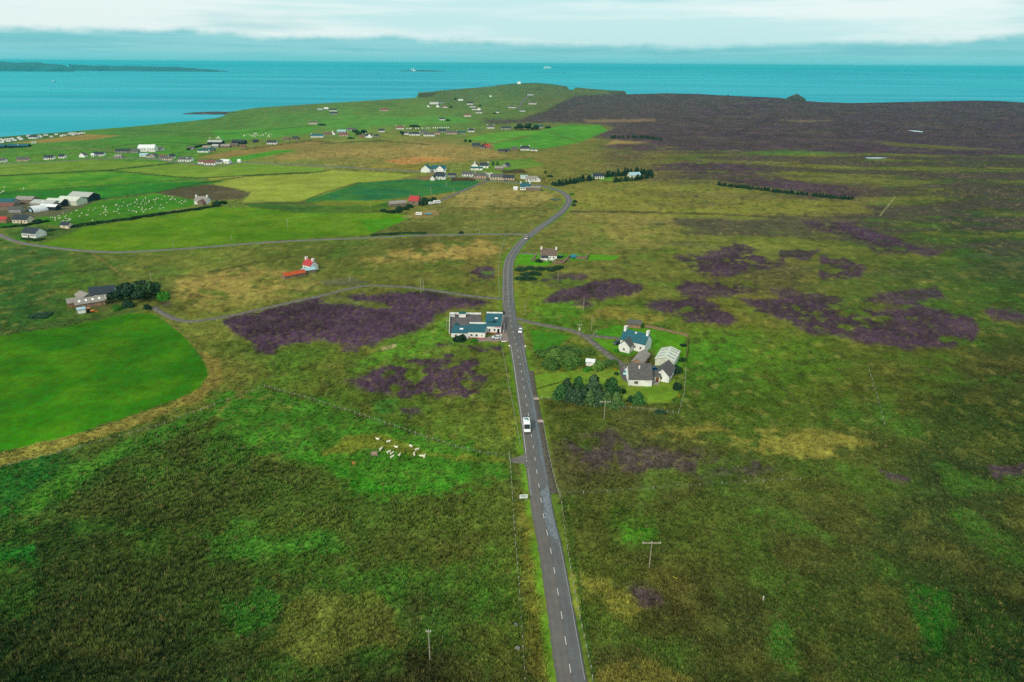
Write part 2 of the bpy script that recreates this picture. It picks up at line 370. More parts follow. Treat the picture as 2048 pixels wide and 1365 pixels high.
def sdist(poly, x, y):
    P = np.asarray(poly, float); Q = np.roll(P, -1, 0)
    d = np.full(x.shape, 1e9); ins = np.zeros(x.shape, bool)
    for (ax, ay), (bx, by) in zip(P, Q):
        ex, ey = bx - ax, by - ay; L = ex * ex + ey * ey + 1e-9
        t = np.clip(((x - ax) * ex + (y - ay) * ey) / L, 0, 1)
        d = np.minimum(d, (x - ax - t * ex) ** 2 + (y - ay - t * ey) ** 2)
        ins ^= ((ay > y) != (by > y)) & (x < ex * (y - ay) / (ey if ey else 1e-9) + ax)
    return np.where(ins, 1, -1) * np.sqrt(d)
def region(poly, edge, wob, nz):
    P = np.asarray(poly, float); m = 14 + wob * 1.5
    b = (PX > P[:, 0].min() - m) & (PX < P[:, 0].max() + m) & (PY > P[:, 1].min() - m) & (PY < P[:, 1].max() + m)
    r = np.zeros(PX.shape)
    if b.any(): r[b] = sstep(sdist(poly, PX[b], PY[b]) + wob * nz[b], -edge, edge)
    return r
def paint(poly, col, edge=1.0, wob=0.6, rough=None, amt=1.0, gap=0.0, heath=False, col2=None, fid=None):
    global C, ROUGH, HEATH
    m = region(poly, edge, wob, nW)
    if gap: m = m * sstep(nB + 0.8 * nC + 0.5 * nA, gap - 0.22, gap + 0.22)
    c = lin(col)
    if col2 is not None: c = c + (lin(col2) - c) * sstep(nB * 0.8 + nA * 0.6, -0.35, 0.45)[..., None]
    C = C + (c - C) * (m * amt)[..., None]
    if rough is not None: ROUGH = ROUGH + (rough - ROUGH) * m
    if heath: HEATH = np.maximum(HEATH, m)
    if fid is not None: FIELD_ID[m > 0.5] = fid

# --- dry and wet patches
PATCH = [
 ([(690,545),(730,522),(790,506),(870,490),(960,484),(1000,487),(1000,500),(960,515),(900,520),(860,522),(800,514),(760,530),(720,545)], (150,126,76), 5, 8, .85, 0),
 ([(330,596),(360,562),(440,545),(500,533),(560,538),(600,556),(560,584),(480,592),(400,604)], (148,126,76), 6, 10, .75, 0),
 ([(560,560),(640,560),(640,580),(560,600),(420,625),(380,610)], (136,120,70), 5, 9, .5, 0),
 ([(640,302),(900,288),(980,300),(1010,312),(900,327),(700,314),(560,322),(520,316)], (142,122,78), 3, 4, .8, 0),
 ([(768,322),(830,314),(905,316),(880,324),(800,330)], (168,122,76), 1, 1, .9, 0),
 ([(700,340),(760,330),(850,332),(840,342),(790,342)], (128,116,50), 1, 1, .8, 0),
 ([(560,300),(650,286),(860,284),(800,294),(680,300),(600,310)], (128,110,70), 3, 4, .6, 0),
 ([(912,388),(960,378),(1090,384),(1112,400),(1060,412),(1000,415),(920,410)], (140,126,80), 4, 6, .75, 0),
 ([(1150,430),(1330,424),(1360,458),(1340,492),(1250,492),(1190,452)], (132,120,70), 5, 8, .6, 0),
 ([(1150,380),(1350,372),(1700,406),(1762,426),(1600,436),(1300,430),(1150,420)], (118,116,54), 3, 5, .55, 0),
 ([(1290,868),(1440,848),(1700,868),(1752,890),(1650,922),(1500,902),(1350,880)], (122,112,58), 6, 10, .75, 0),
 ([(1130,1150),(1220,1155),(1290,1220),(1250,1240),(1150,1245)], (112,104,52), 10, 16, .7, 0),
 ([(1170,1340),(1300,1320),(1380,1365),(1180,1420)], (104,94,50), 10, 16, .7, 0),
 ([(1140,640),(1230,615),(1330,640),(1300,648),(1230,640)], (126,114,58), 4, 7, .7, 0),
 ([(620,1180),(760,1180),(820,1290),(640,1330),(520,1300)], (98,92,48), 12, 22, .55, 0),
 ([(1030,1010),(1062,1010),(1085,1150),(1110,1365),(1060,1365),(1045,1150)], (108,96,46), 5, 12, .5, 0),
 ([(985,720),(1018,720),(1046,860),(1040,900),(1000,880)], (110,110,46), 5, 10, .5, 0),
 ([(420,800),(530,783),(600,800),(700,830),(800,858),(900,890),(1012,920),(1018,950),(900,985),(760,1000),(650,945),(560,905),(480,925),(420,950),(400,900)], (52,112,28), 14, 18, .95, 0),
 ([(690,872),(760,870),(860,905),(1015,918),(1015,930),(860,918),(760,900),(640,915),(640,905)], (100,104,38), 5, 8, .8, 0),
 ([(300,872),(400,842),(470,850),(500,900),(560,932),(650,936),(672,960),(600,985),(480,1012),(300,1065),(80,1012),(200,932)], (62,70,34), 10, 14, .6, 0),
 ([(0,1130),(200,1100),(420,1150),(540,1120),(560,1180),(430,1240),(200,1200),(0,1260)], (54,66,30), 14, 20, .45, 0),
 ([(290,895),(330,858),(420,818),(530,783),(560,800),(500,830),(420,850),(330,880)], (56,100,32), 6, 8, .6, 0),
 ([(60,1000),(240,884),(340,850),(430,812),(330,880),(250,915),(130,1000),(40,1030)], (44,98,32), 6, 9, .7, 0),
 ([(380,1070),(470,1050),(560,1080),(660,1075),(680,1100),(560,1130),(420,1120)], (54,104,36), 12, 24, .6, 0),
 ([(0,1105),(70,1090),(70,1130),(0,1150)], (30,96,34), 8, 12, .8, 0), ([(0,1195),(80,1170),(60,1220),(0,1240)], (26,88,34), 8, 12, .8, 0),
 ([(400,1190),(520,1150),(560,1230),(500,1280),(430,1260)], (44,98,32), 10, 20, .6, 0),
 ([(1380,690),(1470,680),(1500,720),(1440,750),(1370,740)], (62,118,32), 6, 9, .7, 0),
 ([(1670,800),(1770,805),(1830,850),(1850,880),(1760,860),(1640,855)], (56,100,34), 10, 16, .45, 0),
 ([(1240,1050),(1300,1050),(1310,1080),(1250,1085)], (62,112,28), 8, 12, .7, 0),
 ([(1820,1190),(1880,1190),(1920,1290),(1870,1320),(1830,1250)], (34,84,22), 12, 20, .7, 0),
 ([(1530,1230),(1590,1240),(1590,1340),(1530,1330)], (44,90,30), 10, 16, .6, 0),
 ([(740,805),(790,798),(805,812),(775,830),(750,826)], (60,112,44), 5, 6, .8, 0),
 ([(630,850),(700,830),(760,850),(700,870),(640,880)], (46,90,34), 8, 14, .5, 0),
 ([(530,890),(600,880),(620,905),(560,915)], (40,80,40), 6, 8, .6, 0),
 ([(1060,600),(1140,595),(1180,640),(1120,655),(1060,640)], (78,122,34), 6, 9, .7, 0),
 ([(1050,560),(1100,560),(1110,600),(1060,620)], (96,112,38), 6, 9, .5, 0),
 ([(845,665),(900,632),(898,672),(930,684),(1020,686),(1030,700),(880,692),(700,745),(690,740)], (82,124,38), 4, 6, .8, 0),
 ([(1360,690),(1400,640),(1520,690),(1700,750),(1560,790),(1400,760)], (72,110,32), 12, 20, .5, 0),
]
for pl, c, e, wb, am, gp in PATCH: paint(pl, c, e * 1.3, wb * 1.3, 1.0, am, -0.30 if e >= 5 else -0.6)

for pl in ([(400,868),(470,822),(530,783),(600,802),(700,832),(800,860),(900,892),(1012,918),(1016,948),(900,972),(780,978),(700,945),(640,918),(560,905),(500,890),(450,880)], [(30,1010),(120,950),(240,886),(330,852),(430,812),(400,845),(320,868),(250,905),(150,985),(60,1030)]): paint(pl, (57,99,32), 9, 12, 1, .72, 0, col2=(68,104,36))
paint([(690,874),(770,872),(860,905),(1015,919),(1015,929),(860,916),(760,898),(650,914),(645,906)], (104,104,42), 4, 6, 1, .75)
PATCH_RUSH = [(300,872),(400,842),(470,850),(500,900),(560,932),(650,936),(672,960),(600,985),(480,1012),(300,1065),(80,1012),(200,932)]
# --- heather
HCOL, HCOL2 = (61, 48, 56), (76, 58, 73)
HEATHER = [
 ([(440,642),(520,622),(560,612),(640,595),(700,596),(740,590),(800,585),(850,584),(900,592),(950,597),(978,607),(960,613),(900,622),(872,630),(864,650),(830,665),(780,674),(745,692),(700,690),(640,685),(560,692),(548,706),(520,702),(490,676),(452,656)], 2.5, 5, 0, 1),
 ([(868,690),(930,688),(1000,694),(1001,740),(992,762),(985,792),(940,802),(900,797),(860,802),(800,797),(740,782),(690,765),(735,750),(760,730),(820,718),(860,700)], 3, 7, .27, .95),
 ([(1080,602),(1110,588),(1180,565),(1240,557),(1284,572),(1276,586),(1220,598),(1170,602),(1110,607)], 3, 5, 0, .95),
 ([(1140,610),(1170,602),(1190,610),(1170,618)], 3, 4, 0, .8), ([(1060,560),(1120,548),(1180,550),(1160,570),(1090,575)], 3, 6, -.05, .8),
 ([(1280,607),(1340,598),(1385,595),(1420,605),(1460,625),(1472,642),(1455,658),(1430,651),(1380,641),(1330,626)], 3, 5, -.3, .95),
 ([(1350,513),(1400,512),(1450,494),(1470,486),(1500,494),(1535,508),(1580,512),(1560,530),(1500,548),(1450,552),(1410,552),(1380,541),(1370,525)], 3, 6, -.15, .95),
 ([(1336,566),(1420,562),(1510,570),(1516,582),(1450,597),(1400,594),(1350,582)], 3, 5, -.1, .9),
 ([(1480,600),(1530,600),(1580,597),(1650,607),(1700,617),(1760,622),(1830,614),(1900,622),(1946,640),(1958,660),(1948,682),(1900,694),(1830,699),(1760,692),(1690,676),(1620,667),(1570,642),(1520,624)], 3, 6, -.25, .95),
 ([(1530,575),(1600,585),(1700,600),(1640,612),(1560,600)], 3, 6, 0, .8),
 ([(1600,440),(1700,446),(1832,492),(1842,502),(1760,494),(1690,472),(1620,456)], 2, 4, -.2, .95), ([(1560,500),(1640,500),(1620,520),(1560,518)], 2, 4, 0, .8),
 ([(1640,512),(1690,515),(1732,536),(1722,556),(1650,562),(1636,546)], 3, 5, -.1, .9), ([(1760,585),(1870,575),(1890,600),(1800,612),(1720,605)], 3, 6, 0, .85),
 ([(1700,480),(1780,490),(1900,500),(1860,512),(1760,505)], 2, 5, .05, .8),
 ([(940,548),(955,536),(985,533),(992,545),(990,562),(960,566),(940,560)], 2, 4, -.1, .95),
 ([(1975,932),(2050,930),(2060,950),(1990,955)], 4, 6, 0, .9), ([(1760,945),(1820,955),(1815,972),(1780,965)], 4, 6, 0, .8), ([(1970,620),(2060,622),(2060,650),(1990,640)], 3, 5, -.1, .9),
 ([(500,690),(560,690),(548,708),(515,706)], 3, 5, 0, .9), ([(680,690),(720,690),(715,706),(685,704)], 3, 6, 0, .8), ([(570,708),(640,706),(640,722),(570,718)], 3, 6, .05, .8), ([(800,815),(840,818),(850,832),(820,838),(805,830)], 3, 5, 0, .8),
 ([(1110,880),(1200,860),(1260,895),(1400,905),(1560,935),(1500,950),(1350,960),(1180,945)], 8, 16, .12, .5),
 ([(1250,1170),(1310,1180),(1330,1215),(1280,1215)], 6, 8, 0, .6),
 ([(318,604),(340,603),(345,612),(325,614)], 2, 3, 0, .9),
 ([(960,240),(1040,238),(1092,222),(1122,206),(1150,192),(1253,186),(1440,186),(1560,192),(1700,202),(2000,198),(2320,206),(2320,306),(2048,310),(1900,312),(1750,306),(1550,306),(1450,302),(1330,292),(1250,283),(1180,272),(1232,256),(1200,248),(1100,245),(985,248)], 2, 3, 0, .76),
 ([(1300,330),(1400,322),(1480,330),(1560,345),(1480,352),(1380,345),(1310,340)], 2, 4, -.1, .8), ([(1440,362),(1560,358),(1700,375),(1720,395),(1600,385)], 2, 4, -.2, .8),
 ([(1240,288),(1360,290),(1450,300),(1400,305),(1280,302),(1200,292)], 2, 3, -.1, .7),
]
for i, (pl, e, wb, gp, am) in enumerate(HEATHER):
    far = i == 25
    paint(pl, (58, 54, 56) if far else HCOL, e * (3.0 if far else 1.6), wb * (4.0 if far else 1.35), 1.15, am, gp - .22 if gp else 0, heath=not far, col2=(70, 66, 58) if far else HCOL2)
far = region(HEATHER[25][0], 2, 3, nW)
toward((84, 74, 88), sstep(nS + 0.3 * nB, 0.15, 0.5) * far, 0.35); toward((98, 96, 56), sstep(-nS - 0.5 * nA, 0.18, 0.5) * far, 0.35); toward((92, 88, 58), sstep(fbm(X * .2, Y, 160, 4, 14), .2, .6) * far, .4); toward((44, 42, 44), sstep(fbm(X * .5, Y, 120, 3, 12), .1, .5) * far, .4)
for pl in ([(636,607),(700,602),(770,609),(780,618),(750,619),(700,610),(650,611)], [(640,597),(690,596),(720,606),(690,604),(650,606)]): paint(pl, (92, 104, 42), 2, 3, 1, .95)
paint([(960,543),(985,541),(988,550),(965,553)], (70,110,40), 2, 3, 1, .9)
for pl, c in (([(1230,280),(1300,286),(1210,290)], (150,130,84)), ([(1165,240),(1310,238),(1310,243),(1180,246)], (132,116,80)), ([(1560,240),(1660,242),(1600,245)], (122,110,78)), ([(1560,300),(1700,306),(1560,312),(1480,306)], (70,112,40)), ([(1740,282),(1860,290),(2000,300),(1900,300),(1780,292)], (98,104,44))): paint(pl, c, 1.5, 2, 1, .7)

# --- enclosed fields: (outline, colour, second colour, label)
FIELDS = [
 ([(-220,712),(0,672),(80,660),(150,650),(220,637),(262,626),(300,628),(330,642),(365,670),(395,705),(413,735),(415,752),(400,775),(375,790),(330,808),(250,835),(180,858),(100,885),(0,906),(-220,960)], (52,112,14), (74,124,20), 'large bright green pasture with a rounded end, nearest on the west side'),
 ([(80,490),(170,455),(440,415),(510,415),(600,425),(770,425),(832,432),(740,470),(560,480),(300,500),(180,503)], (86,128,22), (104,136,34), 'long yellow-green field running along the side road below the hedge'),
 ([(50,442),(160,412),(320,386),(400,404),(382,412),(250,440),(130,456)], (56,114,30), (76,124,36), 'green field dotted with sheep between the farm sheds and the hedge'),
 ([(308,386),(400,368),(460,374),(502,388),(480,398),(420,402),(400,402)], (76,70,56), (84,76,62), 'small dark ploughed field behind the stone farmhouse'),
 ([(410,352),(520,346),(660,341),(832,349),(790,360),(720,365),(600,404),(484,406),(504,384),(430,370)], (124,138,58), (132,142,66), 'broad pale olive hay field west of the crossroads houses'),
 ([(606,402),(720,366),(830,358),(962,362),(940,380),(850,392),(770,400),(640,410)], (54,104,52), (40,98,66), 'dark blue-green crop field crossed by utility poles'),
 ([(490,408),(600,405),(790,403),(770,422),(600,422),(500,414)], (58,94,44), (84,112,38), 'narrow dark strip field beside the red-roofed farm'),
 ([(220,341),(350,329),(500,326),(650,338),(640,344),(480,352),(390,357)], (108,132,52), (98,130,48), 'light green field below the village road, west of the pale hay field'),
 ([(-60,334),(180,320),(345,326),(210,340),(-60,354)], (104,130,52), (96,126,48), 'pale green field in front of the western bungalows'),
 ([(-60,354),(215,342),(375,358),(290,364),(130,376),(-60,384)], (62,120,34), (92,132,44), 'mid green field with a pale eastern half beyond the farm sheds'),
 ([(-60,386),(130,377),(300,365),(460,362),(300,386),(150,404),(-60,408)], (42,104,40), (52,112,34), 'deep green field directly behind the farm sheds'),
 ([(985,286),(1092,258),(1130,250),(1200,250),(1216,262),(1160,285),(1090,298),(990,298)], (78,134,46), (66,124,46), 'vivid green field on the edge of the dark moor'),
 ([(925,278),(1000,264),(1060,262),(1082,262),(1020,280),(982,286),(940,286)], (84,136,50), (90,136,56), 'bright green field east of the terrace row'),
 ([(18,287),(90,278.5),(160,268),(242,271.5),(180,280),(90,286)], (134,116,66), (126,112,62), 'stubble-brown field behind the shore caravans'),
 ([(388,316),(520,292),(640,280),(652,288),(560,300),(432,318)], (120,104,64), (126,110,70), 'brown strip field below the stone steading'),
 ([(440,321),(550,301),(600,300),(470,325)], (66,128,38), (80,130,44), 'small green wedge field beside the village road'),
 ([(200,283),(330,272),(420,276),(360,292),(240,296)], (68,122,46), (74,116,50), 'green field behind the big white hall'),
 ([(420,262),(640,252),(620,268),(440,284)], (72,132,50), (78,124,54), 'bright pasture with small white sheep behind the stone steading'),
 ([(640,240),(900,232),(960,244),(800,252),(660,256)], (78,132,56), (84,124,60), 'green pasture north of the terrace row'),
]
for i, (pl, c, c2, lb) in enumerate(FIELDS): paint(pl, c, 0.8 if i else 1.5, 0.5 if i else 1.5, 0.12, 1.0, 0, col2=c2, fid=i)
paint([(620,404),(700,401),(785,404),(740,411),(640,412)], (122,136,34), 2, 2, .15, .7); paint([(650,404),(540,410),(620,414),(760,408)], (92,84,50), 1, 1, .2, .4)
paint([(720,440),(832,432),(745,468)], (70,140,20), 2, 2, .15, .7)                       # uncut corner of the long field
paint([(500,423),(640,422),(780,426),(640,429)], (70,118,30), 1, 1, .2, .6)
# rough margins round the near pasture, track in it
paint([(-220,966),(0,909),(180,862),(330,812),(402,778),(421,748),(402,704),(440,720),(446,762),(400,802),(250,862),(100,910),(0,938),(-220,1000)], (128,112,62), 2, 4, .8, .75)
paint([(-220,690),(0,658),(150,640),(250,620),(300,622),(262,627),(150,650),(0,673),(-220,714)], (60,80,40), 1.5, 2, .8, .8)
# lawns
LAWNS = [([(1192,662),(1225,652),(1280,654),(1330,664),(1372,674),(1371,722),(1352,746),(1326,734),(1300,700),(1262,715),(1225,705),(1195,690),(1180,676),(1240,682),(1240,676),(1190,672)], (74,134,34), (92,144,36)),
 ([(1068,752),(1100,742),(1200,738),(1240,742),(1260,774),(1345,752),(1358,790),(1340,806),(1300,808),(1240,802),(1080,797)], (106,138,46), (124,146,58)),
 ([(1060,658),(1142,674),(1120,690),(1090,706),(1068,704)], (70,128,36), (88,138,40)),
 ([(1034,508),(1080,506),(1240,512),(1228,521),(1110,522),(1095,532),(1030,531)], (84,148,32), (92,150,40)),
 ([(20,478),(55,476),(50,486),(30,484)], (50,120,34), (56,124,34)), ([(0,448),(30,446),(40,452),(0,456)], (52,112,36), (60,118,38)), ([(1195,357),(1222,353),(1225,361),(1200,362)], (88,134,46), (92,136,50)), ([(985,322),(1060,318),(1090,330),(1000,348),(930,345)], (84,122,48), (92,120,50))]
for pl, c, c2 in LAWNS: paint(pl, c, 1.2, 1, .12, 1, 0, col2=c2)
# bare ground, ditches and field edges drawn as thin lines
def stroke(pts, wpx, col, amt=0.8, rough=0.8, wob=0.4):
    global C, ROUGH
    P = np.asarray(pts, float)
    b = (PX > P[:, 0].min() - 8) & (PX < P[:, 0].max() + 8) & (PY > P[:, 1].min() - 8) & (PY < P[:, 1].max() + 8)
    x, y = PX[b], PY[b]; d = np.full(x.shape, 1e9)
    for (ax, ay), (bx, by) in zip(P[:-1], P[1:]):
        ex, ey = bx - ax, by - ay; t = np.clip(((x - ax) * ex + (y - ay) * ey) / (ex * ex + ey * ey + 1e-9), 0, 1)
        d = np.minimum(d, np.hypot(x - ax - t * ex, y - ay - t * ey))
    m = 1 - sstep(d + wob * nW[b] * wpx, wpx * 0.6, wpx * 1.3)
    C[b] = C[b] + (lin(col) - C[b]) * (m * amt)[:, None]
DARK = (46, 62, 34)
for p, wd, c in [([(0,352),(120,346),(215,341),(345,327),(360,325)], 1.4, DARK), ([(215,341),(330,352),(390,357),(480,352),(640,344),(660,341)], 1.2, DARK), ([(0,386),(130,377),(300,364),(380,358)], 1.0, (60,96,40)),
                 ([(140,404),(250,394),(320,384),(400,367),(500,352),(620,346)], 1.3, DARK), ([(480,407),(600,405),(650,385),(720,365)], 1.3, (70,72,44)), ([(500,414),(600,424),(770,424),(835,432)], 1.2, (70,84,44)),
                 ([(832,432),(790,452),(740,470)], 1.5, (92,88,52)), ([(835,432),(880,418),(905,392)], 1.5, (106,96,60)), ([(740,470),(800,466),(850,467)], 2.0, (40,66,34)),
                 ([(905,416),(960,417),(1110,417)], 1.2, (84,80,46)), ([(1140,424),(1250,424),(1440,429),(1536,434),(1700,434)], 1.6, (66,58,50)), ([(1760,432),(1790,394)], 1.2, (132,132,104)),
                 ([(530,775),(700,825),(900,892),(1015,915)], 1.6, (64,72,36)), ([(640,288),(760,282),(860,290)], 1.0, DARK), ([(480,300),(620,282),(660,284)], 1.0, DARK), ([(240,262),(460,268),(620,252)], .9, (58,92,46)),
                 ([(250,290),(330,284),(420,292)], .9, (56,90,44)), ([(100,296),(180,298),(240,304)], 1.3, (110,112,84)), ([(380,296),(400,292),(460,282)], 1.4, (44,70,40)), ([(925,279),(985,287),(1060,272)], 1.2, (100,90,56)),
                 ([(1065,748),(1100,745),(1140,742),(1180,735)], .9, (84,76,44)), ([(1066,780),(1095,772),(1120,765),(1142,757)], 1.8, (44,44,30)), ([(180,505),(230,540),(262,565)], 1.2, (128,108,66)),
                 ([(330,640),(380,680),(425,740),(430,770),(380,800)], 1.3, (112,100,60)), ([(60,550),(140,545),(220,538)], 2.5, (52,72,36)), ([(120,575),(180,560)], 2, (56,76,36)), ([(420,545),(520,525),(600,512)], 3, (72,80,40)),
                 ([(1940,830),(2000,880),(2048,910)], 1.8, (28,46,24)), ([(1880,820),(2048,864)], 1.4, (30,46,24)), ([(1400,990),(1700,990)], 1.5, (64,86,34)), 
                 ([(1130,1000),(1138,1050),(1150,1130),(1165,1220),(1182,1330),(1190,1400)], 4, (50,68,30)), ([(700,1060),(740,1090),(755,1140),(780,1190),(850,1260)], 1.6, (40,58,24)), ([(820,1100),(850,1160),(870,1250)], 1.5, (42,58,26)), ([(610,1110),(600,1240)], 1.5, (36,60,26)),
                 ([(1390,845),(1310,862),(1200,840),(1150,840)], 1.6, (86,92,38)), ([(1420,842),(1500,820),(1600,800)], 2, (78,92,34)), ([(700,745),(800,712),(870,690)], 2, (74,112,38)), ([(765,700),(790,692)], 2.5, (150,136,110)), ([(1465,270),(1560,230)], 1, (48,46,44)), ([(1090,262),(1160,285)], 1, (84,96,50)),
                 ([(1005,505),(995,520),(990,560),(1000,596)], 3, (98,104,42))]: stroke(p, wd, c)
paint([(850,352),(868,348),(875,356),(850,361),(828,358)], (112,92,70), 1, 1, .5, .9); paint([(905,356),(950,354),(950,362),(900,364)], (62,44,40), 1, 1.5, .6, .9); paint([(1000,342),(1045,338),(1056,346),(1010,348)], (58,46,40), 1, 1.5, .6, .9)
paint([(640,562),(700,556),(745,566),(700,572),(650,572)], (108,106,92), 1, 1.5, .4, .6); paint([(0,405),(130,398),(190,405),(120,432),(0,440)], (96,92,80), 2, 2, .3, .9); paint([(835,425),(870,418),(880,430),(850,436),(800,436)], (150,128,92), 1, 2, .4, .8)
paint([(150,600),(225,590),(240,610),(215,622),(150,630)], (92,88,60), 3, 3, .5, .6); paint([(0,272),(60,268),(165,262),(170,270),(60,280),(0,290)], (62,84,52), 1, 1, .4, .8); paint([(1255,712),(1310,700),(1312,760),(1300,740),(1258,738)], (96,92,58), 2, 2, .4, .6)

paint([(836,187),(872,185),(864,194),(838,196)], (64,66,50), .8, .8, .5, .9); paint([(1215,183),(1251,183),(1252,190),(1222,189)], (70,68,54), .8, .8, .5, .8)
# dark rush and heath clumps scattered through the middle distance
clump = sstep(pnoise(X / 5.5, Y / 8, 66) + .45 * pnoise(X / 2.4, Y / 4, 67) + .35 * nA, .34, .62) * (1 - sstep(np.abs(cell), 6, 16)) * sstep(ROUGH, .5, .9) * (1 - .6 * HEATH) * sstep(960 - PY, 0, 200)
C = C + (lin((58, 64, 34)) - C) * (clump * .55)[..., None]
straw = sstep(pnoise(X / 4.2, Y / 7, 68) - .3 * nA, .40, .68) * (1 - sstep(np.abs(cell), 6, 16)) * sstep(ROUGH, .5, .9) * (1 - HEATH) * sstep(980 - PY, 0, 200)
C = C + (lin((142, 130, 78)) - C) * (straw * .30)[..., None]
# --- road verges and the beds under the paving
P2 = np.stack([X, Y], -1); ROAD_D = np.full(X.shape, 99.0)
for n, p, wd, st in ROADS:
    L = LINES[n]; lo, hi = L.min(0) - 14, L.max(0) + 14
    b = (X > lo[0]) & (X < hi[0]) & (Y > lo[1]) & (Y < hi[1]); x, y = X[b], Y[b]; d = np.full(x.shape, 1e9)
    for (ax, ay), (bx, by) in zip(L[:-1], L[1:]):
        ex, ey = bx - ax, by - ay; near = (np.abs(y - (ay + by) / 2) < 20 + abs(ey)) & (np.abs(x - (ax + bx) / 2) < 20 + abs(ex))
        xx, yy = x[near], y[near]; t = np.clip(((xx - ax) * ex + (yy - ay) * ey) / (ex * ex + ey * ey + 1e-9), 0, 1)
        d[near] = np.minimum(d[near], np.hypot(xx - ax - t * ex, yy - ay - t * ey))
    d -= wd / 2; ROAD_D[b] = np.minimum(ROAD_D[b], d)
    if n in ('main_road', 'side_road', 'village_road'):
        m = (1 - sstep(d + nC[b] * 0.7, 1.0, 2.6 if n != 'main_road' else 3.0)) * 0.8
        c = lin((92, 128, 40)) + (lin((116, 112, 52)) - lin((92, 128, 40))) * sstep(nB[b], -.1, .6)[:, None]
        if n == 'main_road': m = m * (1 - .85 * sstep(PY[b], 960, 1000) * (X[b] > np.interp(Y[b], L[:, 1], L[:, 0])))
        C[b] = C[b] + (c - C[b]) * m[:, None]; ROUGH[b] *= 1 - 0.6 * m
PAVE = np.zeros(X.shape)
for pl in PAVED: PAVE = np.maximum(PAVE, region(pl, 1.0, 0, nW))

# --- clump structure: height and tone
f1 = 1 - sstep(cell * -1 if cell.mean() < 0 else cell, 0.55, 1.3); f2 = 1 - sstep(np.abs(cell), 1.4, 3.4); f3 = 1 - sstep(np.abs(cell), 5, 14)
f1 = 1 - sstep(np.abs(cell), 0.45, 1.2)
t1 = pnoise(X / 1.15, Y / 1.15, 21); t2 = pnoise(X / 2.6, Y / 2.6, 22); t3 = pnoise(X / 6.5, Y / 6.5, 23); t4 = pnoise(X / 24, Y / 30, 24); t5 = pnoise(X / 60, Y / 90, 25)
t1b = pnoise(X / 1.0, Y / 1.3, 41); t2b = pnoise(X / 2.2, Y / 3.0, 42)
tone = 1 + ROUGH * (0.24 * f1 * t1b + 0.24 * f2 * t2b + 0.24 * f3 * pnoise(X / 6, Y / 8, 43) + 0.14 * t4 + 0.12 * t5) + (1 - ROUGH) * (0.12 * t4 + 0.10 * t5 + 0.10 * f3 * t3 + .10 * f2 * t2b)
speck = pnoise(X / 0.9, Y / 1.3, 31)
dry = (sstep(speck, 0.25, 0.6) * f2 * ROUGH)[..., None]                       # pale seed heads and dead stems
C = C * np.clip(tone, 0.35, 1.9)[..., None]
C = C + (lin((150, 138, 84)) * 0.8 - C) * dry * 0.14 * (1 - 0.5 * HEATH[..., None])
hs = (sstep(pnoise(X / 1.7, Y / 2.2, 33) + 0.5 * t3, 0.05, 0.5) * HEATH * f3)[..., None]
C = C + (lin((92, 72, 92)) - C) * hs * 0.16                                # heather in flower
hg = (sstep(pnoise(X / 2.4, Y / 3.0, 35) + 0.4 * nB, 0.34, 0.6) * HEATH)[..., None]
C = C + (lin((98, 98, 48)) - C) * hg * 0.5
slope = np.zeros(X.shape)
bumpz = ROUGH * (0.32 * f1 * (t1 + 0.4) + 0.42 * f2 * (t2 + 0.3) + 0.5 * f3 * t3) + 0.5 * HEATH * f3 * sstep(pnoise(X / 2.0, Y / 2.0, 27) + .5 * t2, -0.3, 0.6)
keep = sstep(ROAD_D, 0.35, 1.6) * (1 - PAVE)
bumpz = bumpz * keep - 0.12 * (1 - keep)
DISP = np.where(Y < 1400, bumpz, 0.0)
hue = np.array([.97, 1.0, .74]) + (np.array([1.02, .94, 1.02]) - np.array([.97, 1.0, .74])) * np.clip(np.maximum(HEATH, .7 * far), 0, 1)[..., None]
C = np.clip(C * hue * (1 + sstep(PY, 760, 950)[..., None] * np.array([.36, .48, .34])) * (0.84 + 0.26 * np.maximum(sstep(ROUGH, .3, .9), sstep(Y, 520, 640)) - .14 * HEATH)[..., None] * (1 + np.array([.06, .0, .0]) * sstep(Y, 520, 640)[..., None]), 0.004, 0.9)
Zs = Z + DISP

# skirt: the drop from the last row to the sea (rock)
jag = fbm(X[-1], Y[-1], 40, 3, 40)
rows_x, rows_y, rows_z, rows_c = [X], [Y], [Zs], [C]
rock = lin((70, 66, 56))
for fr, out_m in ((0.35, 2.0), (0.7, 5.0), (1.0, 9.0)):
    low = (Zu < -15); od = np.where(low, out_m * 2.2, out_m * 1.6 + 2 * jag)
    y2 = Y[-1] + od; x2 = X[-1] * (y2 * CP + CAM_H * SP) / (Y[-1] * CP + CAM_H * SP)
    rows_x.append(x2[None]); rows_y.append(y2[None]); rows_z.append((Zs[-1] + (SEA - 0.6 - Zs[-1]) * fr)[None]); rows_c.append(np.repeat(rock[None, None] * (1 + .3 * jag[None, :, None]), 1, 0))
XX, YY, ZZ, CC = np.vstack(rows_x), np.vstack(rows_y), np.vstack(rows_z), np.vstack(rows_c)
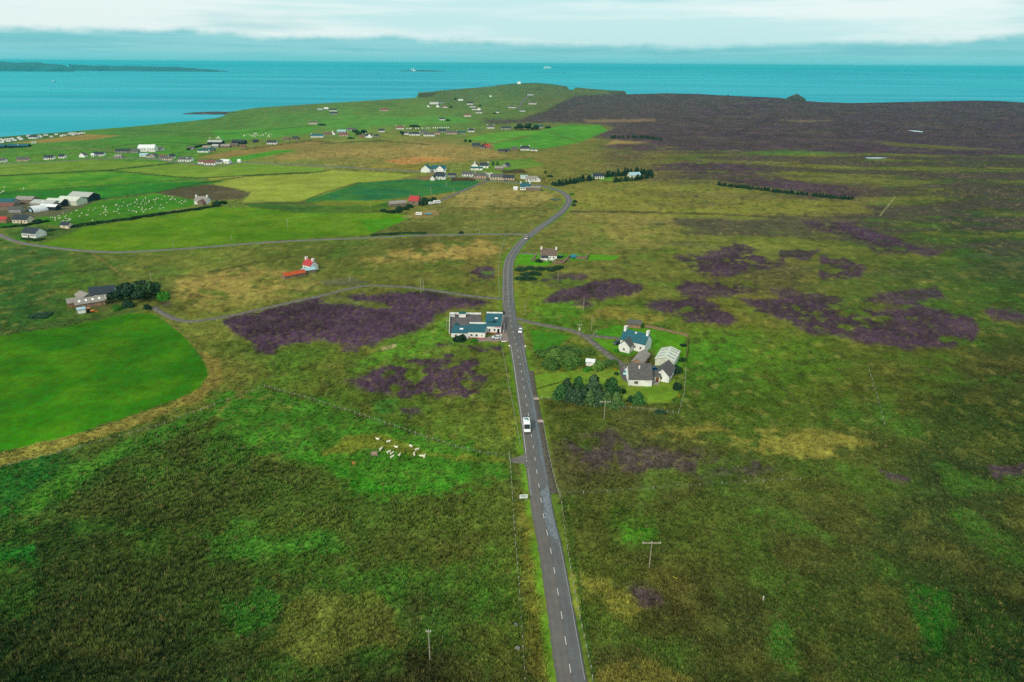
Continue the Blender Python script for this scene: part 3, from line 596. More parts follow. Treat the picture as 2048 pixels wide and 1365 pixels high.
# steep side walls where the shoreline steps inland show bare rock
V = np.stack([XX, YY, ZZ], -1); NRR = V.shape[0]
idx = np.arange(NRR * NC).reshape(NRR, NC)
Fq = np.stack([idx[:-1, :-1], idx[:-1, 1:], idx[1:, 1:], idx[1:, :-1]], -1).reshape(-1, 4)
dz = np.abs(np.diff(ZZ, axis=1)) / (np.abs(np.diff(XX, axis=1)) + np.abs(np.diff(YY, axis=1)) + .1)
Vf = V.reshape(-1, 3).copy(); Cf = CC.reshape(-1, 3)
e1 = Vf[Fq[:, 1]] - Vf[Fq[:, 0]]; e2 = Vf[Fq[:, 3]] - Vf[Fq[:, 0]]; nrm = np.cross(e1, e2); nz = nrm[:, 2] / (np.linalg.norm(nrm, axis=1) + 1e-9)
fid = np.full(NRR * NC, -1, np.int32); fid[:NR * NC] = FIELD_ID.ravel()
fface = fid[Fq[:, 0]]
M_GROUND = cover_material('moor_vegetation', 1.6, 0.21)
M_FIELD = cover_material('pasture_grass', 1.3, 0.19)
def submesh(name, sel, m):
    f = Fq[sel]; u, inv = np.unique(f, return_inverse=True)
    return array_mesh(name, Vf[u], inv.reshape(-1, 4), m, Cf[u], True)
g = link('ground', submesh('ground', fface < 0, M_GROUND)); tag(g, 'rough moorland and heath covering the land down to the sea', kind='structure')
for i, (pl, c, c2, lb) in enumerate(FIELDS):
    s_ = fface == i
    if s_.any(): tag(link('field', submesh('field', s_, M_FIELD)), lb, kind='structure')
# land carries on behind and beside the viewer
ap = MB()
for x0, x1, y0, y1 in ((-1500, 1500, -1500, 57), (-1500, -70, 57, 60), (70, 1500, 57, 60)): ap.box(x0, x1, y0, y1, -0.9, -0.35)
apo = ap.build('ground', mat('moor_apron', (66, 74, 34), 0.95, 0.2, 0.05)); tag(apo, 'moorland continuing behind the viewpoint', kind='structure')

RUSH = np.maximum(region(PATCH_RUSH, 10, 14, nW), sstep(1000 - PX, 0, 80) * sstep(PY, 960, 1040) * sstep(-nA + .3 * nB, -.05, .35))
def ground_colour(x, y):
    """cover colour at ground points (nearest grid vertex)"""
    u = x / (y * CP + CAM_H * SP); j = np.clip(((u - ucol[0]) / (ucol[1] - ucol[0])).round().astype(int), 0, NC - 1)
    i = np.clip(np.searchsorted(-1 / near_y, -1 / y), 0, NR - 1); return C[i, j], ROUGH[i, j], keep[i, j], HEATH[i, j], DISP[i, j], RUSH[i, j]

# ================================================================== SEA
def sea_material():
    m = bpy.data.materials.new('sea_water'); m.use_nodes = True; t = m.node_tree; b = t.nodes['Principled BSDF']
    g_ = t.nodes.new('ShaderNodeNewGeometry')
    def nz_(sc, vs_, det, rg=.55):
        mp = t.nodes.new('ShaderNodeMapping'); mp.inputs['Scale'].default_value = vs_; t.links.new(g_.outputs['Position'], mp.inputs[0])
        n = t.nodes.new('ShaderNodeTexNoise'); n.inputs['Scale'].default_value = sc; n.inputs['Detail'].default_value = det; n.inputs['Roughness'].default_value = rg
        t.links.new(mp.outputs[0], n.inputs['Vector']); return n.outputs['Fac']
    cur = nz_(0.001, (0.22, 1.0, 1.0), 7, .6); slick = nz_(0.0032, (0.12, 1.0, 1.0), 5, .55); deep = nz_(0.00018, (1.0, 0.6, 1.0), 2)
    r = t.nodes.new('ShaderNodeValToRGB'); e = r.color_ramp.elements; e[0].position, e[1].position = .38, .64
    e[0].color = (0.0, 0.29, 0.365, 1); e[1].color = (0.02, 0.385, 0.44, 1); t.links.new(cur, r.inputs[0])
    r2 = t.nodes.new('ShaderNodeValToRGB'); e = r2.color_ramp.elements; e[0].position, e[1].position = .42, .60
    e[0].color = (0.80, 0.90, 0.95, 1); e[1].color = (1.15, 1.08, 1.04, 1); t.links.new(deep, r2.inputs[0])  # 'deep' noise paints a broad pale sheen into the water colour
    mx = t.nodes.new('ShaderNodeMix'); mx.data_type = 'RGBA'; mx.blend_type = 'MULTIPLY'; mx.inputs[0].default_value = 1
    t.links.new(r.outputs[0], mx.inputs[6]); t.links.new(r2.outputs[0], mx.inputs[7]); gl = t.nodes.new('ShaderNodeBsdfGlossy'); gl.inputs['Color'].default_value = (.42, .95, 1.0, 1); gl.inputs['Roughness'].default_value = .35
    df = t.nodes.new('ShaderNodeBsdfDiffuse'); t.links.new(mx.outputs[2], df.inputs['Color']); ms = t.nodes.new('ShaderNodeMixShader')
    mr = t.nodes.new('ShaderNodeMapRange'); mr.inputs[1].default_value = .4; mr.inputs[2].default_value = .62; mr.inputs[3].default_value = .16; mr.inputs[4].default_value = .30
    t.links.new(slick, mr.inputs[0]); t.links.new(mr.outputs[0], ms.inputs[0]); t.links.new(df.outputs[0], ms.inputs[1]); t.links.new(gl.outputs[0], ms.inputs[2])
    t.links.new(ms.outputs[0], t.nodes['Material Output'].inputs['Surface'])
    wv = nz_(0.05, (0.5, 1.0, 1.0), 5, .6); bp = t.nodes.new('ShaderNodeBump'); bp.inputs['Strength'].default_value = .6; bp.inputs['Distance'].default_value = 1.2
    t.links.new(wv, bp.inputs['Height']); t.links.new(bp.outputs[0], gl.inputs['Normal']); t.nodes.remove(b)
    return m
sv_, sf_ = [(0, 0, SEA)], []
for k_ in range(96): a_ = 2 * math.pi * k_ / 96; sv_.append((52000 * math.cos(a_), 52000 * math.sin(a_), SEA))
sf_ = [(0, 1 + k_, 1 + (k_ + 1) % 96) for k_ in range(96)]
tag(MB().add(sv_, sf_).build('sea', sea_material()), 'teal open sea with pale current streaks reaching the horizon', kind='structure')

# ================================================================== ROAD SURFACES
M_ASPH = mat('asphalt', (98, 98, 98), 0.9, 0.12, 0.5, 0.2, streak=(1.0, 0.12, 1.0))
M_ROADC = cover_material('asphalt_surface', 2.5, 0.07, .1, .85)
M_ASPH2 = mat('worn_asphalt', (112, 108, 102), 0.9, 0.14, 0.4)
M_TRACK = mat('gravel_track', (108, 104, 94), 0.95, 0.22, 0.5)
M_PATH = mat('bare_path', (90, 84, 74), 0.95, 0.2, 0.8)
M_PAVE = mat('pink_tarmac', (138, 122, 114), 0.9, 0.12, 0.6)
M_YARD = mat('grey_yard', (98, 92, 92), 0.9, 0.14, 0.4)
M_PAINT = mat('road_paint', (208, 208, 200), 0.7, 0.10, 2.0)
M_PAINT2 = mat('worn_road_paint', (168, 168, 162), 0.8, 0.16, 2.0)
def normals2(L):
    d = np.gradient(L, axis=0); d /= np.linalg.norm(d, axis=1)[:, None]
    return np.stack([-d[:, 1], d[:, 0]], 1)
def strip(L, offs, zoff, skirt=True):
    """sheet following a centre line; offs = (sideways, height) across"""
    n = normals2(L); rows = []
    z0 = base_height(L[:, 0], L[:, 1])
    offs = list(offs)
    if skirt: offs = [(offs[0][0] - .25, -.3)] + offs + [(offs[-1][0] + .25, -.3)]
    for o_, h in offs: rows.append(np.stack([L[:, 0] + n[:, 0] * o_, L[:, 1] + n[:, 1] * o_, z0 + h + zoff], 1))
    V_ = np.stack(rows, 1); k_ = V_.shape[1]; ii = np.arange(V_.shape[0] * k_).reshape(-1, k_)
    return V_.reshape(-1, 3), np.stack([ii[:-1, :-1], ii[1:, :-1], ii[1:, 1:], ii[:-1, 1:]], -1).reshape(-1, 4)[:, ::-1]
ROADM = {'main_road': (M_ASPH, .10), 'village_road': (M_ASPH2, .16), 'side_road': (M_ASPH2, .085), 'farm_track': (M_TRACK, .07), 'house_track': (M_TRACK, .07), 'driveway': (M_TRACK, .055), 'farm_lane': (M_TRACK, .12),
         'headland_lane': (M_TRACK, .5), 'footpath': (M_PATH, .05), 'cottage_driveway': (M_TRACK, .055)}
ROADLAB = {'main_road': 'grey two-lane road running from the foreground to the village bend', 'village_road': 'grey road running west through the crossroads houses', 'side_road': 'narrow road curving west from the main road below the long field',
           'farm_track': 'gravel track from the main road to the tree-sheltered farm', 'house_track': 'gravel track from the layby to the house with a grey roof', 'driveway': 'short gravel drive to the white house with chimneys',
           'farm_lane': 'lane from the crossroads to the red-roofed farm', 'headland_lane': 'thin lane climbing to the headland cottages', 'footpath': 'bare brown footpath beside the main road', 'cottage_driveway': 'short drive to the brown-roofed cottage'}
road_obj = {}
for n, p, wd, st in ROADS:
    m, zo = ROADM[n]; h = wd / 2
    if n == 'main_road':
        LL = LINES[n]; LL = np.stack([np.interp(np.linspace(0, 1, len(LL) * 3), np.linspace(0, 1, len(LL)), LL[:, q_]) for q_ in (0, 1)], 1)
        of = np.linspace(-h, h, 23); V_, F_ = strip(LL, [(o_, .07 * (1 - (abs(o_) / h) ** 1.6)) for o_ in of], zo); k_ = len(of) + 2
        V2 = V_.reshape(-1, k_, 3); nr_ = normals2(LL); ss_ = np.r_[0, np.cumsum(np.linalg.norm(np.diff(LL, axis=0), axis=1))]
        for side_, cs in ((-1, (0, 1)), (1, (k_ - 1, k_ - 2))):          # ragged edges where turf creeps over the tarmac
            j_ = .16 * pnoise(ss_ / 2.3, ss_ * 0 + side_, 55) + .12 * pnoise(ss_ / .9, ss_ * 0 + side_, 56)
            for c_ in cs: V2[:, c_, :2] += nr_ * j_[:, None]
        oo = np.r_[of[0], of, of[-1]][None, :]; sx2 = ss_[:, None] + 0 * oo
        tone_ = 1 + .07 * np.exp(-((np.abs(np.abs(oo) - 1.45) - .72) / .28) ** 2) - .08 * np.exp(-(oo / .2) ** 2) - .10 * sstep(np.abs(oo), 2.5, 2.95) + .07 * pnoise(sx2 / 14, oo / 2.5, 57) + .06 * pnoise(sx2 / 3, oo / .7, 58) + .05 * pnoise(sx2 / 40, oo / 3, 59)
        cc_ = lin((100, 98, 95))[None, None] * np.where(oo[..., None] < 0, np.array([.92, .99, 1.04]), np.array([1.02, 1.0, .97])) * tone_[..., None]
        road_obj[n] = tag(link(n, array_mesh(n, V_, F_, M_ROADC, cc_.reshape(-1, 3), True)), ROADLAB[n], kind='structure'); continue
    V_, F_ = strip(LINES[n], [(-h, 0), (0, .03), (h, 0)], zo)
    road_obj[n] = tag(link(n, array_mesh(n, V_, F_, m, None, True)), ROADLAB[n], kind='structure')
LM = LINES['main_road']; sM = np.r_[0, np.cumsum(np.linalg.norm(np.diff(LM, axis=0), axis=1))]
def along(s): return np.stack([np.interp(s, sM, LM[:, 0]), np.interp(s, sM, LM[:, 1])], -1)
dash_zone = at(1020, 605); s = 0.0; s_bend = sM[np.argmin(np.hypot(LM[:, 0] - dash_zone.x, LM[:, 1] - dash_zone.y))]
sd = sM[np.argmin(np.hypot(*(LM - np.array(at(1141, 1333)[:2])).T))] % 7.3
s = sd - 1.2
while s < sM[-1] - 4:
    ln, per = (2.3, 7.3) if s < s_bend else (3.4, 5.4)
    L_ = along(np.linspace(max(s, 0), s + ln, 3)); V_, F_ = strip(L_, [(-.075, .07), (.075, .07)], .107, False)
    link('lane_dash', array_mesh('lane_dash', V_, F_, M_PAINT), road_obj['main_road'])
    s += per
def edge_line(side, p0, p1, m, wdt=.06):
    a, b = (sM[np.argmin(np.hypot(*(LM - np.array(at(*p)[:2])).T))] for p in (p0, p1))
    L_ = along(np.arange(min(a, b), max(a, b), 3.0)); V_, F_ = strip(L_, [(side - wdt, .012), (side + wdt, .012)], .107, False)
    link('edge_line', array_mesh('edge_line', V_, F_, m), road_obj['main_road'])
edge_line(2.62, (1040, 690), (1055, 905), M_PAINT); edge_line(2.62, (1060, 925), (1070, 1000), M_PAINT2); edge_line(-2.62, (1035, 690), (1075, 960), M_PAINT2)
edge_line(2.62, (1017, 605), (1100, 440), M_PAINT2); edge_line(-2.62, (1017, 605), (1100, 440), M_PAINT2); edge_line(-2.62, (1085, 1030), (1145, 1360), M_PAINT2, .05)
a_ = sM[np.argmin(np.hypot(*(LM - np.array(at(1056, 905)[:2])).T))]
for q in range(5): # broken line across the gateway
    L_ = along(np.linspace(a_ - 9 + q * 1.9, a_ - 8.1 + q * 1.9, 2)); V_, F_ = strip(L_, [(2.56, .012), (2.68, .012)], .107, False); link('edge_dash', array_mesh('edge_dash', V_, F_, M_PAINT), road_obj['main_road'])
# bleached, patched carriageway on the right lane
def patch(p0, p1, o0, o1, name, m):
    a, b = (sM[np.argmin(np.hypot(*(LM - np.array(at(*p)[:2])).T))] for p in (p0, p1))
    ss = np.linspace(min(a, b), max(a, b), 40); L_ = along(ss); j1 = o0 + (.7 * pnoise(ss / 4, ss * 0, 51) + .35 * pnoise(ss / 1.3, ss * 0, 52)) * np.sign(o1 - o0); j1 = o1 + (j1 - o1) * np.clip(np.sin(np.linspace(0, math.pi, 40)) * 2.2, 0, 1); 
    n_ = normals2(L_); z_ = np.zeros(len(ss)); rows = []
    for fr in (0, .5, 1):
        o_ = j1 + (o1 - j1) * fr; hh = .10 + .07 * (1 - np.clip((np.abs(o_) / 2.95), 0, 1) ** 1.6) + .006
        rows.append(np.stack([L_[:, 0] + n_[:, 0] * o_, L_[:, 1] + n_[:, 1] * o_, hh + .012], 1))
    V_ = np.stack(rows, 1); ii = np.arange(120).reshape(-1, 3); F_ = np.stack([ii[:-1, :-1], ii[:-1, 1:], ii[1:, 1:], ii[1:, :-1]], -1).reshape(-1, 4)
    link(name, array_mesh(name, V_.reshape(-1, 3), F_, m), road_obj['main_road'])
patch((1096, 1085), (1082, 975), -.25, -2.75, 'worn_patch', mat('bleached_asphalt', (116, 124, 128), .9, .24, 1.6))
patch((1080, 975), (1040, 720), -2.0, -2.85, 'worn_patch', mat('blue_grey_asphalt', (104, 112, 116), .9, .14, .6))
def sheet(name, poly, z, m, label):
    P = [at(*q) for q in poly]; n_ = len(P)
    v = [(q.x, q.y, q.z + z) for q in P] + [(q.x, q.y, q.z - .3) for q in P]
    f = [tuple(range(n_))] + [(i, n_ + i, n_ + (i + 1) % n_, (i + 1) % n_) for i in range(n_)]
    o_ = MB().add(v, f).build(name, m); me = o_.data
    if me.polygons[0].normal.z < 0: me.flip_normals()
    return tag(o_, label, kind='structure')
sheet('forecourt_paving', PUB_FRONT, .045, M_PAVE, 'pinkish tarmac forecourt in front of the white roadside inn'); sheet('yard_paving', PUB_YARD, .05, M_YARD, 'grey yard behind the white roadside inn')
sheet('gateway_paving', GATE_APRON, .06, M_ASPH2, 'grey tarmac apron at the field gateway'); sheet('layby', LAYBY, .04, M_TRACK, 'rough gravel layby where a white car is parked'); sheet('house_yard', HOUSE_YARD, .04, M_YARD, 'dark gravel yard beside the grey-roofed house')

# ================================================================== FAR LAND AND SHIPPING
M_ISLE = mat('hazed_island_turf', (44, 98, 100), .95, .2, .004); M_ROCK = mat('sea_rock', (72, 70, 62), .95, .3, .05)  # island turf colour has blue distance haze painted in
def island(name, px0, px1, pyw, prof, depth, m, label, seed):
    """a strip of land from plan x px0..px1 with its waterline at pyw; prof gives height in plan px along it"""
    a = ray(px0, pyw); b = ray(px1, pyw + (px1 - px0) * .0065); ta, tb = (SEA - CAM_H) / a[2], (SEA - CAM_H) / b[2]
    A = np.array([a[0] * ta, a[1] * ta]); B = np.array([b[0] * tb, b[1] * tb]); n_ = 60
    sc = np.hypot(*((A + B) / 2)) / 1450.0; V_ = []
    for i in range(n_ + 1):
        t = i / n_; c = A + (B - A) * t; hh = np.interp(t, *zip(*prof)) * sc; d_ = c / np.hypot(*c); j = pnoise(t * 14, 0, seed)
        hh = max(hh * (1 + .12 * j), 0.4)
        for q, (w_, hf) in enumerate(((0, 0), (.02, .35), (.12, .72), (.35, 1), (.7, .9), (1, 0))):
            e_ = c + d_ * depth * (w_ + (.02 * j if 0 < q < 5 else 0)) * (.3 + .7 * math.sin(math.pi * min(max(t, .02), .98)))
            V_.append((e_[0], e_[1], SEA - .5 + hh * hf + (.5 if hf else 0)))
    ii = np.arange(len(V_)).reshape(-1, 6); F_ = np.stack([ii[:-1, :-1], ii[1:, :-1], ii[1:, 1:], ii[:-1, 1:]], -1).reshape(-1, 4)
    return tag(link(name, array_mesh(name, np.array(V_), F_, m, None, True)), label, kind='structure')
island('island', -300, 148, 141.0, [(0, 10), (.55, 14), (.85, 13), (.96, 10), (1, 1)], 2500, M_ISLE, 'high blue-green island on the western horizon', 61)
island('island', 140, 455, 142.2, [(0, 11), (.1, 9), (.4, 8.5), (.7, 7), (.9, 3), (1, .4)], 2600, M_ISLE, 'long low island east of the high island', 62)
island('skerry', 798, 892, 143.0, [(0, .4), (.2, 1.6), (.5, 2.4), (.8, 1.5), (1, .2)], 500, M_ROCK, 'flat dark skerry carrying the white lighthouse', 63)
island('rocky_spit', 366, 470, 229.0, [(0, .2), (.15, 1.0), (.5, 2.0), (.8, 3.2), (1, 5)], 120, M_ROCK, 'dark rocky spit sheltering a small bay', 64)
island('islet', 1050, 1150, 145.5, [(0, .1), (.5, .5), (1, .1)], 200, M_ROCK, 'thin dark reef awash beyond the headland', 65)
M_WHITE = mat('white_paint', (236, 238, 234), .6, .04, .5)
def sea_point(px, py):
    d = ray(px, py); t = (SEA - CAM_H) / d[2]; return Vector((d[0] * t, d[1] * t, SEA))
p = sea_point(826, 143.2); t = thing('lighthouse', 'tall white lighthouse with a shorter twin tower on the flat skerry', 'lighthouse', p + Vector((0, 60, 12)))
MB().rings([(9, 0), (7, 30), (6, 48), (8, 49), (8, 51)], 10).build('tower', M_WHITE, t); MB().rings([(5, 51), (5, 56), (.5, 60)], 10).build('lantern', mat('lantern_glass', (60, 70, 74), .3), t)
MB().rings([(7, 0), (5.5, 26), (6.5, 27), (4, 33)], 10).build('short_tower', M_WHITE, t, (-38, 0, 0)); MB().box(-30, 30, -14, 10, 0, 9).prism([(-14, 9), (0, 15), (10, 9)], 'x', -30, 30).build('keepers_house', M_WHITE, t, (20, -25, -6))
q = at(1038, 168.5); t = thing('lighthouse', 'white lighthouse buildings on the crest of the headland', 'lighthouse', q)
MB().box(-9, 9, -5, 5, -2, 7).prism([(-5, 7), (0, 9.5), (5, 7)], 'x', -9, 9).build('keepers_house', M_WHITE, t); MB().box(-3, 3, -3, 3, -2, 14).box(-3.6, 3.6, -3.6, 3.6, 14, 14.7).build('tower', M_WHITE, t, (3, 8, 0)); MB().rings([(2, 0), (2, 2.4), (.2, 4)], 8).build('lantern', MATS['lantern_glass'], t, (3, 8, 14.7))
p = sea_point(1095, 137.0); dd = p.length / 1450
t = thing('ship', 'large white ship on the horizon beyond the headland', 'ship', p); Ls = 8.3 * dd
MB().prism([(-Ls, 1.1 * dd), (-Ls * .93, -.2), (Ls * .92, -.2), (Ls, 1.3 * dd)], 'y', -14, 14).build('hull', M_WHITE, t)
MB().box(-Ls * .85, Ls * .75, -12, 12, 1.1 * dd, 2.2 * dd).box(-Ls * .7, Ls * .55, -10, 10, 2.2 * dd, 2.9 * dd).build('superstructure', M_WHITE, t); MB().box(-Ls * .5, -Ls * .36, -5, 5, 2.9 * dd, 3.6 * dd).build('funnel', mat('funnel_paint', (180, 186, 190)), t)
p = sea_point(108, 164.5); t = thing('boat', 'small white fishing boat out at sea off the western shore', 'boat', p); t.scale = (1.5, 1.5, 1.5)
MB().prism([(-8, 2), (-7.4, -.2), (6, -.2), (9, 2.6)], 'y', -2.4, 2.4).build('hull', mat('hull_blue', (40, 70, 84)), t); MB().box(-6.5, -2, -1.8, 1.8, 2.1, 6.2).build('wheelhouse', M_WHITE, t); MB().bar((1, 0, 2.3), (1, 0, 9), .15).build('mast', M_WHITE, t)
# sea stack behind the cliff edge
d = ray(1594, 190); D_ = 2900.0; tt = D_ / d[1]; top = CAM_H + d[2] * tt; sx = d[0] * tt; hgt = top - SEA; mp = D_ / 1365 / .93
def stack(name, cx, cy, h, r, label, seed):
    v, f = [], []; nA_, nZ_ = 20, 14
    for k_ in range(nZ_ + 1):
        t_ = k_ / nZ_; rr = r * (1 - .10 * t_ - .62 * (max(0, t_ - .62) / .38) ** 1.3)
        for i in range(nA_):
            a = 2 * math.pi * i / nA_; j = float(pnoise(math.cos(a) * 2.2 + t_ * 3, math.sin(a) * 2.2, seed)); hz = t_ * h * (1 + .22 * float(pnoise(math.cos(a) * 1.7, math.sin(a) * 1.7, seed + 2)) * t_)
            v.append((rr * (1 + .28 * j) * math.cos(a), rr * (1 + .28 * j) * math.sin(a), hz))
    for k_ in range(nZ_):
        for i in range(nA_): f.append((k_ * nA_ + i, k_ * nA_ + (i + 1) % nA_, (k_ + 1) * nA_ + (i + 1) % nA_, (k_ + 1) * nA_ + i))
    f.append(tuple(range(nZ_ * nA_, (nZ_ + 1) * nA_)))
    return tag(MB().add(v, f).build(name, M_ROCK, None, (cx, cy, SEA - 1)), label, 'sea stack')
stack('sea_stack', sx, D_, hgt + 1, 15 * mp, 'dark pointed sea stack rising behind the cliff edge', 71)
d = ray(1456, 190.5); stack('sea_stack', d[0] * 3000 / d[1], 3000, CAM_H + d[2] * 3000 / d[1] - SEA, 8, 'tiny dark sea stack tip just above the moor skyline', 73)

# ================================================================== BUILDINGS
WALL = {'w': ('white_render', (234, 234, 228)), 'c': ('cream_render', (216, 202, 178)), 's': ('stone_wall', (134, 120, 104)), 'p': ('pink_render', (204, 176, 158)), 'g': ('grey_render', (158, 158, 152)), 'k': ('dark_cladding', (34, 44, 52)), 'o': ('red_sandstone', (156, 126, 102)), 'l': ('green_white_cladding', (206, 212, 190))}
ROOF = {'G': ('grey_tiles', (92, 91, 88)), 'D': ('dark_slate', (52, 62, 70)), 'T': ('teal_slate', (42, 96, 106)), 'R': ('red_sheet', (180, 66, 66)), 'B': ('brown_slabs', (112, 96, 84)), 'L': ('pale_sheet', (176, 180, 172)), 'W': ('white_sheet', (228, 232, 230)),
        'O': ('rust_sheet', (184, 82, 44)), 'b': ('pale_blue_sheet', (160, 196, 204)), 'r': ('red_brown_tiles', (122, 82, 74)), 'E': ('green_sheet', (34, 90, 84)), 'S': ('stone_slates', (148, 142, 132)), 'l': ('cream_sheet', (206, 212, 196))}
def wm(k): n_, c = WALL[k]; return mat(n_, c, .85, .12 if k in 'wcpl' else .28, .5 if k in 'wcpl' else 1.4, bump=0 if k in 'wcpl' else .4)
def rm(k): n_, c = ROOF[k]; return mat(n_, c, .75, .16, .8, streak=(1, 3, 3))
M_TRIM, M_GLASS = mat('white_trim', (226, 226, 222), .6, .04), glass()
M_DOOR = mat('brown_door', (104, 60, 40), .6); M_POT = mat('clay_pot', (196, 132, 92), .8)
WIN = MB().box(-.5, .5, -.05, .06, -.5, .5).mesh('window', M_TRIM); PANE = MB().box(-.42, .42, -.075, -.055, -.42, -.03).box(-.42, .42, -.075, -.055, .03, .42).mesh('pane', M_GLASS)
FARWIN = MB().box(-.5, .5, -.06, .05, -.5, .5).mesh('window', M_GLASS); DOORM = MB().box(-.5, .5, -.06, .06, 0, 1).mesh('door', M_DOOR)
POT = MB().rings([(.16, 0), (.12, .45)], 7).mesh('chimney_pot', M_POT)
def window(parent, x, y, z, wd=1.1, h=1.1, rz=0, near=False):
    o_ = link('window', WIN if near else FARWIN, parent, (x, y, z), (0, 0, rz), (wd, 1, h))
    if near: link('pane', PANE, o_)
    return o_
def chimney(parent, x, y, z0, z1, m, a=.5, b=.75, pots=2):
    c = MB().box(-a, a, -b, b, z0, z1).box(-a - .08, a + .08, -b - .08, b + .08, z1, z1 + .15).build('chimney', m, parent, (x, y, 0))
    for i in range(pots): link('chimney_pot', POT, c, (0, (i - (pots - 1) / 2) * .7, z1 + .15))
    return c
def gable_body(L, W, e, r, wk, rk, parent, over=.3, base=-.6, t=.2, side=.25):
    h = W / 2
    MB().prism([(-h, base), (h, base), (h, e), (0, e + r), (-h, e)], 'x', -L / 2, L / 2).build('wall', wm(wk), parent)
    k_ = r / h; ez = e - over * k_; g_ = .04
    return MB().prism([(-h - over, ez + g_), (0, e + r + g_), (h + over, ez + g_), (h + over, ez + t + g_), (0, e + r + t * 1.2 + g_), (-h - over, ez + t + g_)], 'x', -L / 2 - side, L / 2 + side).build('roof', rm(rk), parent)
def house(px, py, L, W, e, r, yaw, wk, rk, label, chim='', nwin=3, door=True, name='house', cat='house', near=None, group=None, skylights=0, anchor='front', gablewin=False):
    p = at(px, py); ya = math.radians(yaw)
    c = p + Vector((-math.sin(ya) * W / 2, math.cos(ya) * W / 2, 0)) if anchor == 'front' else p
    c.z = float(base_height(c.x, c.y))
    t = thing(name, label, cat, c, yaw, group)
    if near is None: near = c.y < 520
    rf = gable_body(L, W, e, r, wk, rk, t)
    for s_ in chim:
        x = {'l': -L / 2 + .55, 'r': L / 2 - .55, 'm': 0}[s_]
        chimney(t, x, 0, e + r - .9, e + r + 1.2, wm(wk if wk != 'k' else 'g'), pots=2 if near else 0)
    front = -W / 2
    if nwin:
        slots = nwin + (1 if door else 0); wz = e * .55
        for i in range(slots):
            x = (i + .5) / slots * (L - 1) - (L - 1) / 2
            if door and i == slots // 2: link('door', DOORM, t, (x, front, 0), (0, 0, 0), (1.0, 1, 2.0))
            else: window(t, x, front, wz, 1.2, min(1.2, e * .45), 0, near)
        if gablewin:
            window(t, -L / 2, 0, e * .55, 1.1, 1.1, -math.pi / 2, near); window(t, L / 2, 0, e * .55, 1.1, 1.1, math.pi / 2, near)
    for i in range(skylights):
        x = (i + .5) / skylights * L * .9 - L * .45; sl_ = math.atan2(r, W / 2)
        MB().box(-.5, .5, -.7, .7, .22, .34).build('skylight', M_WHITE, t, (x, -W / 4, e + r / 2 + .04), (sl_, 0, 0))
    return t

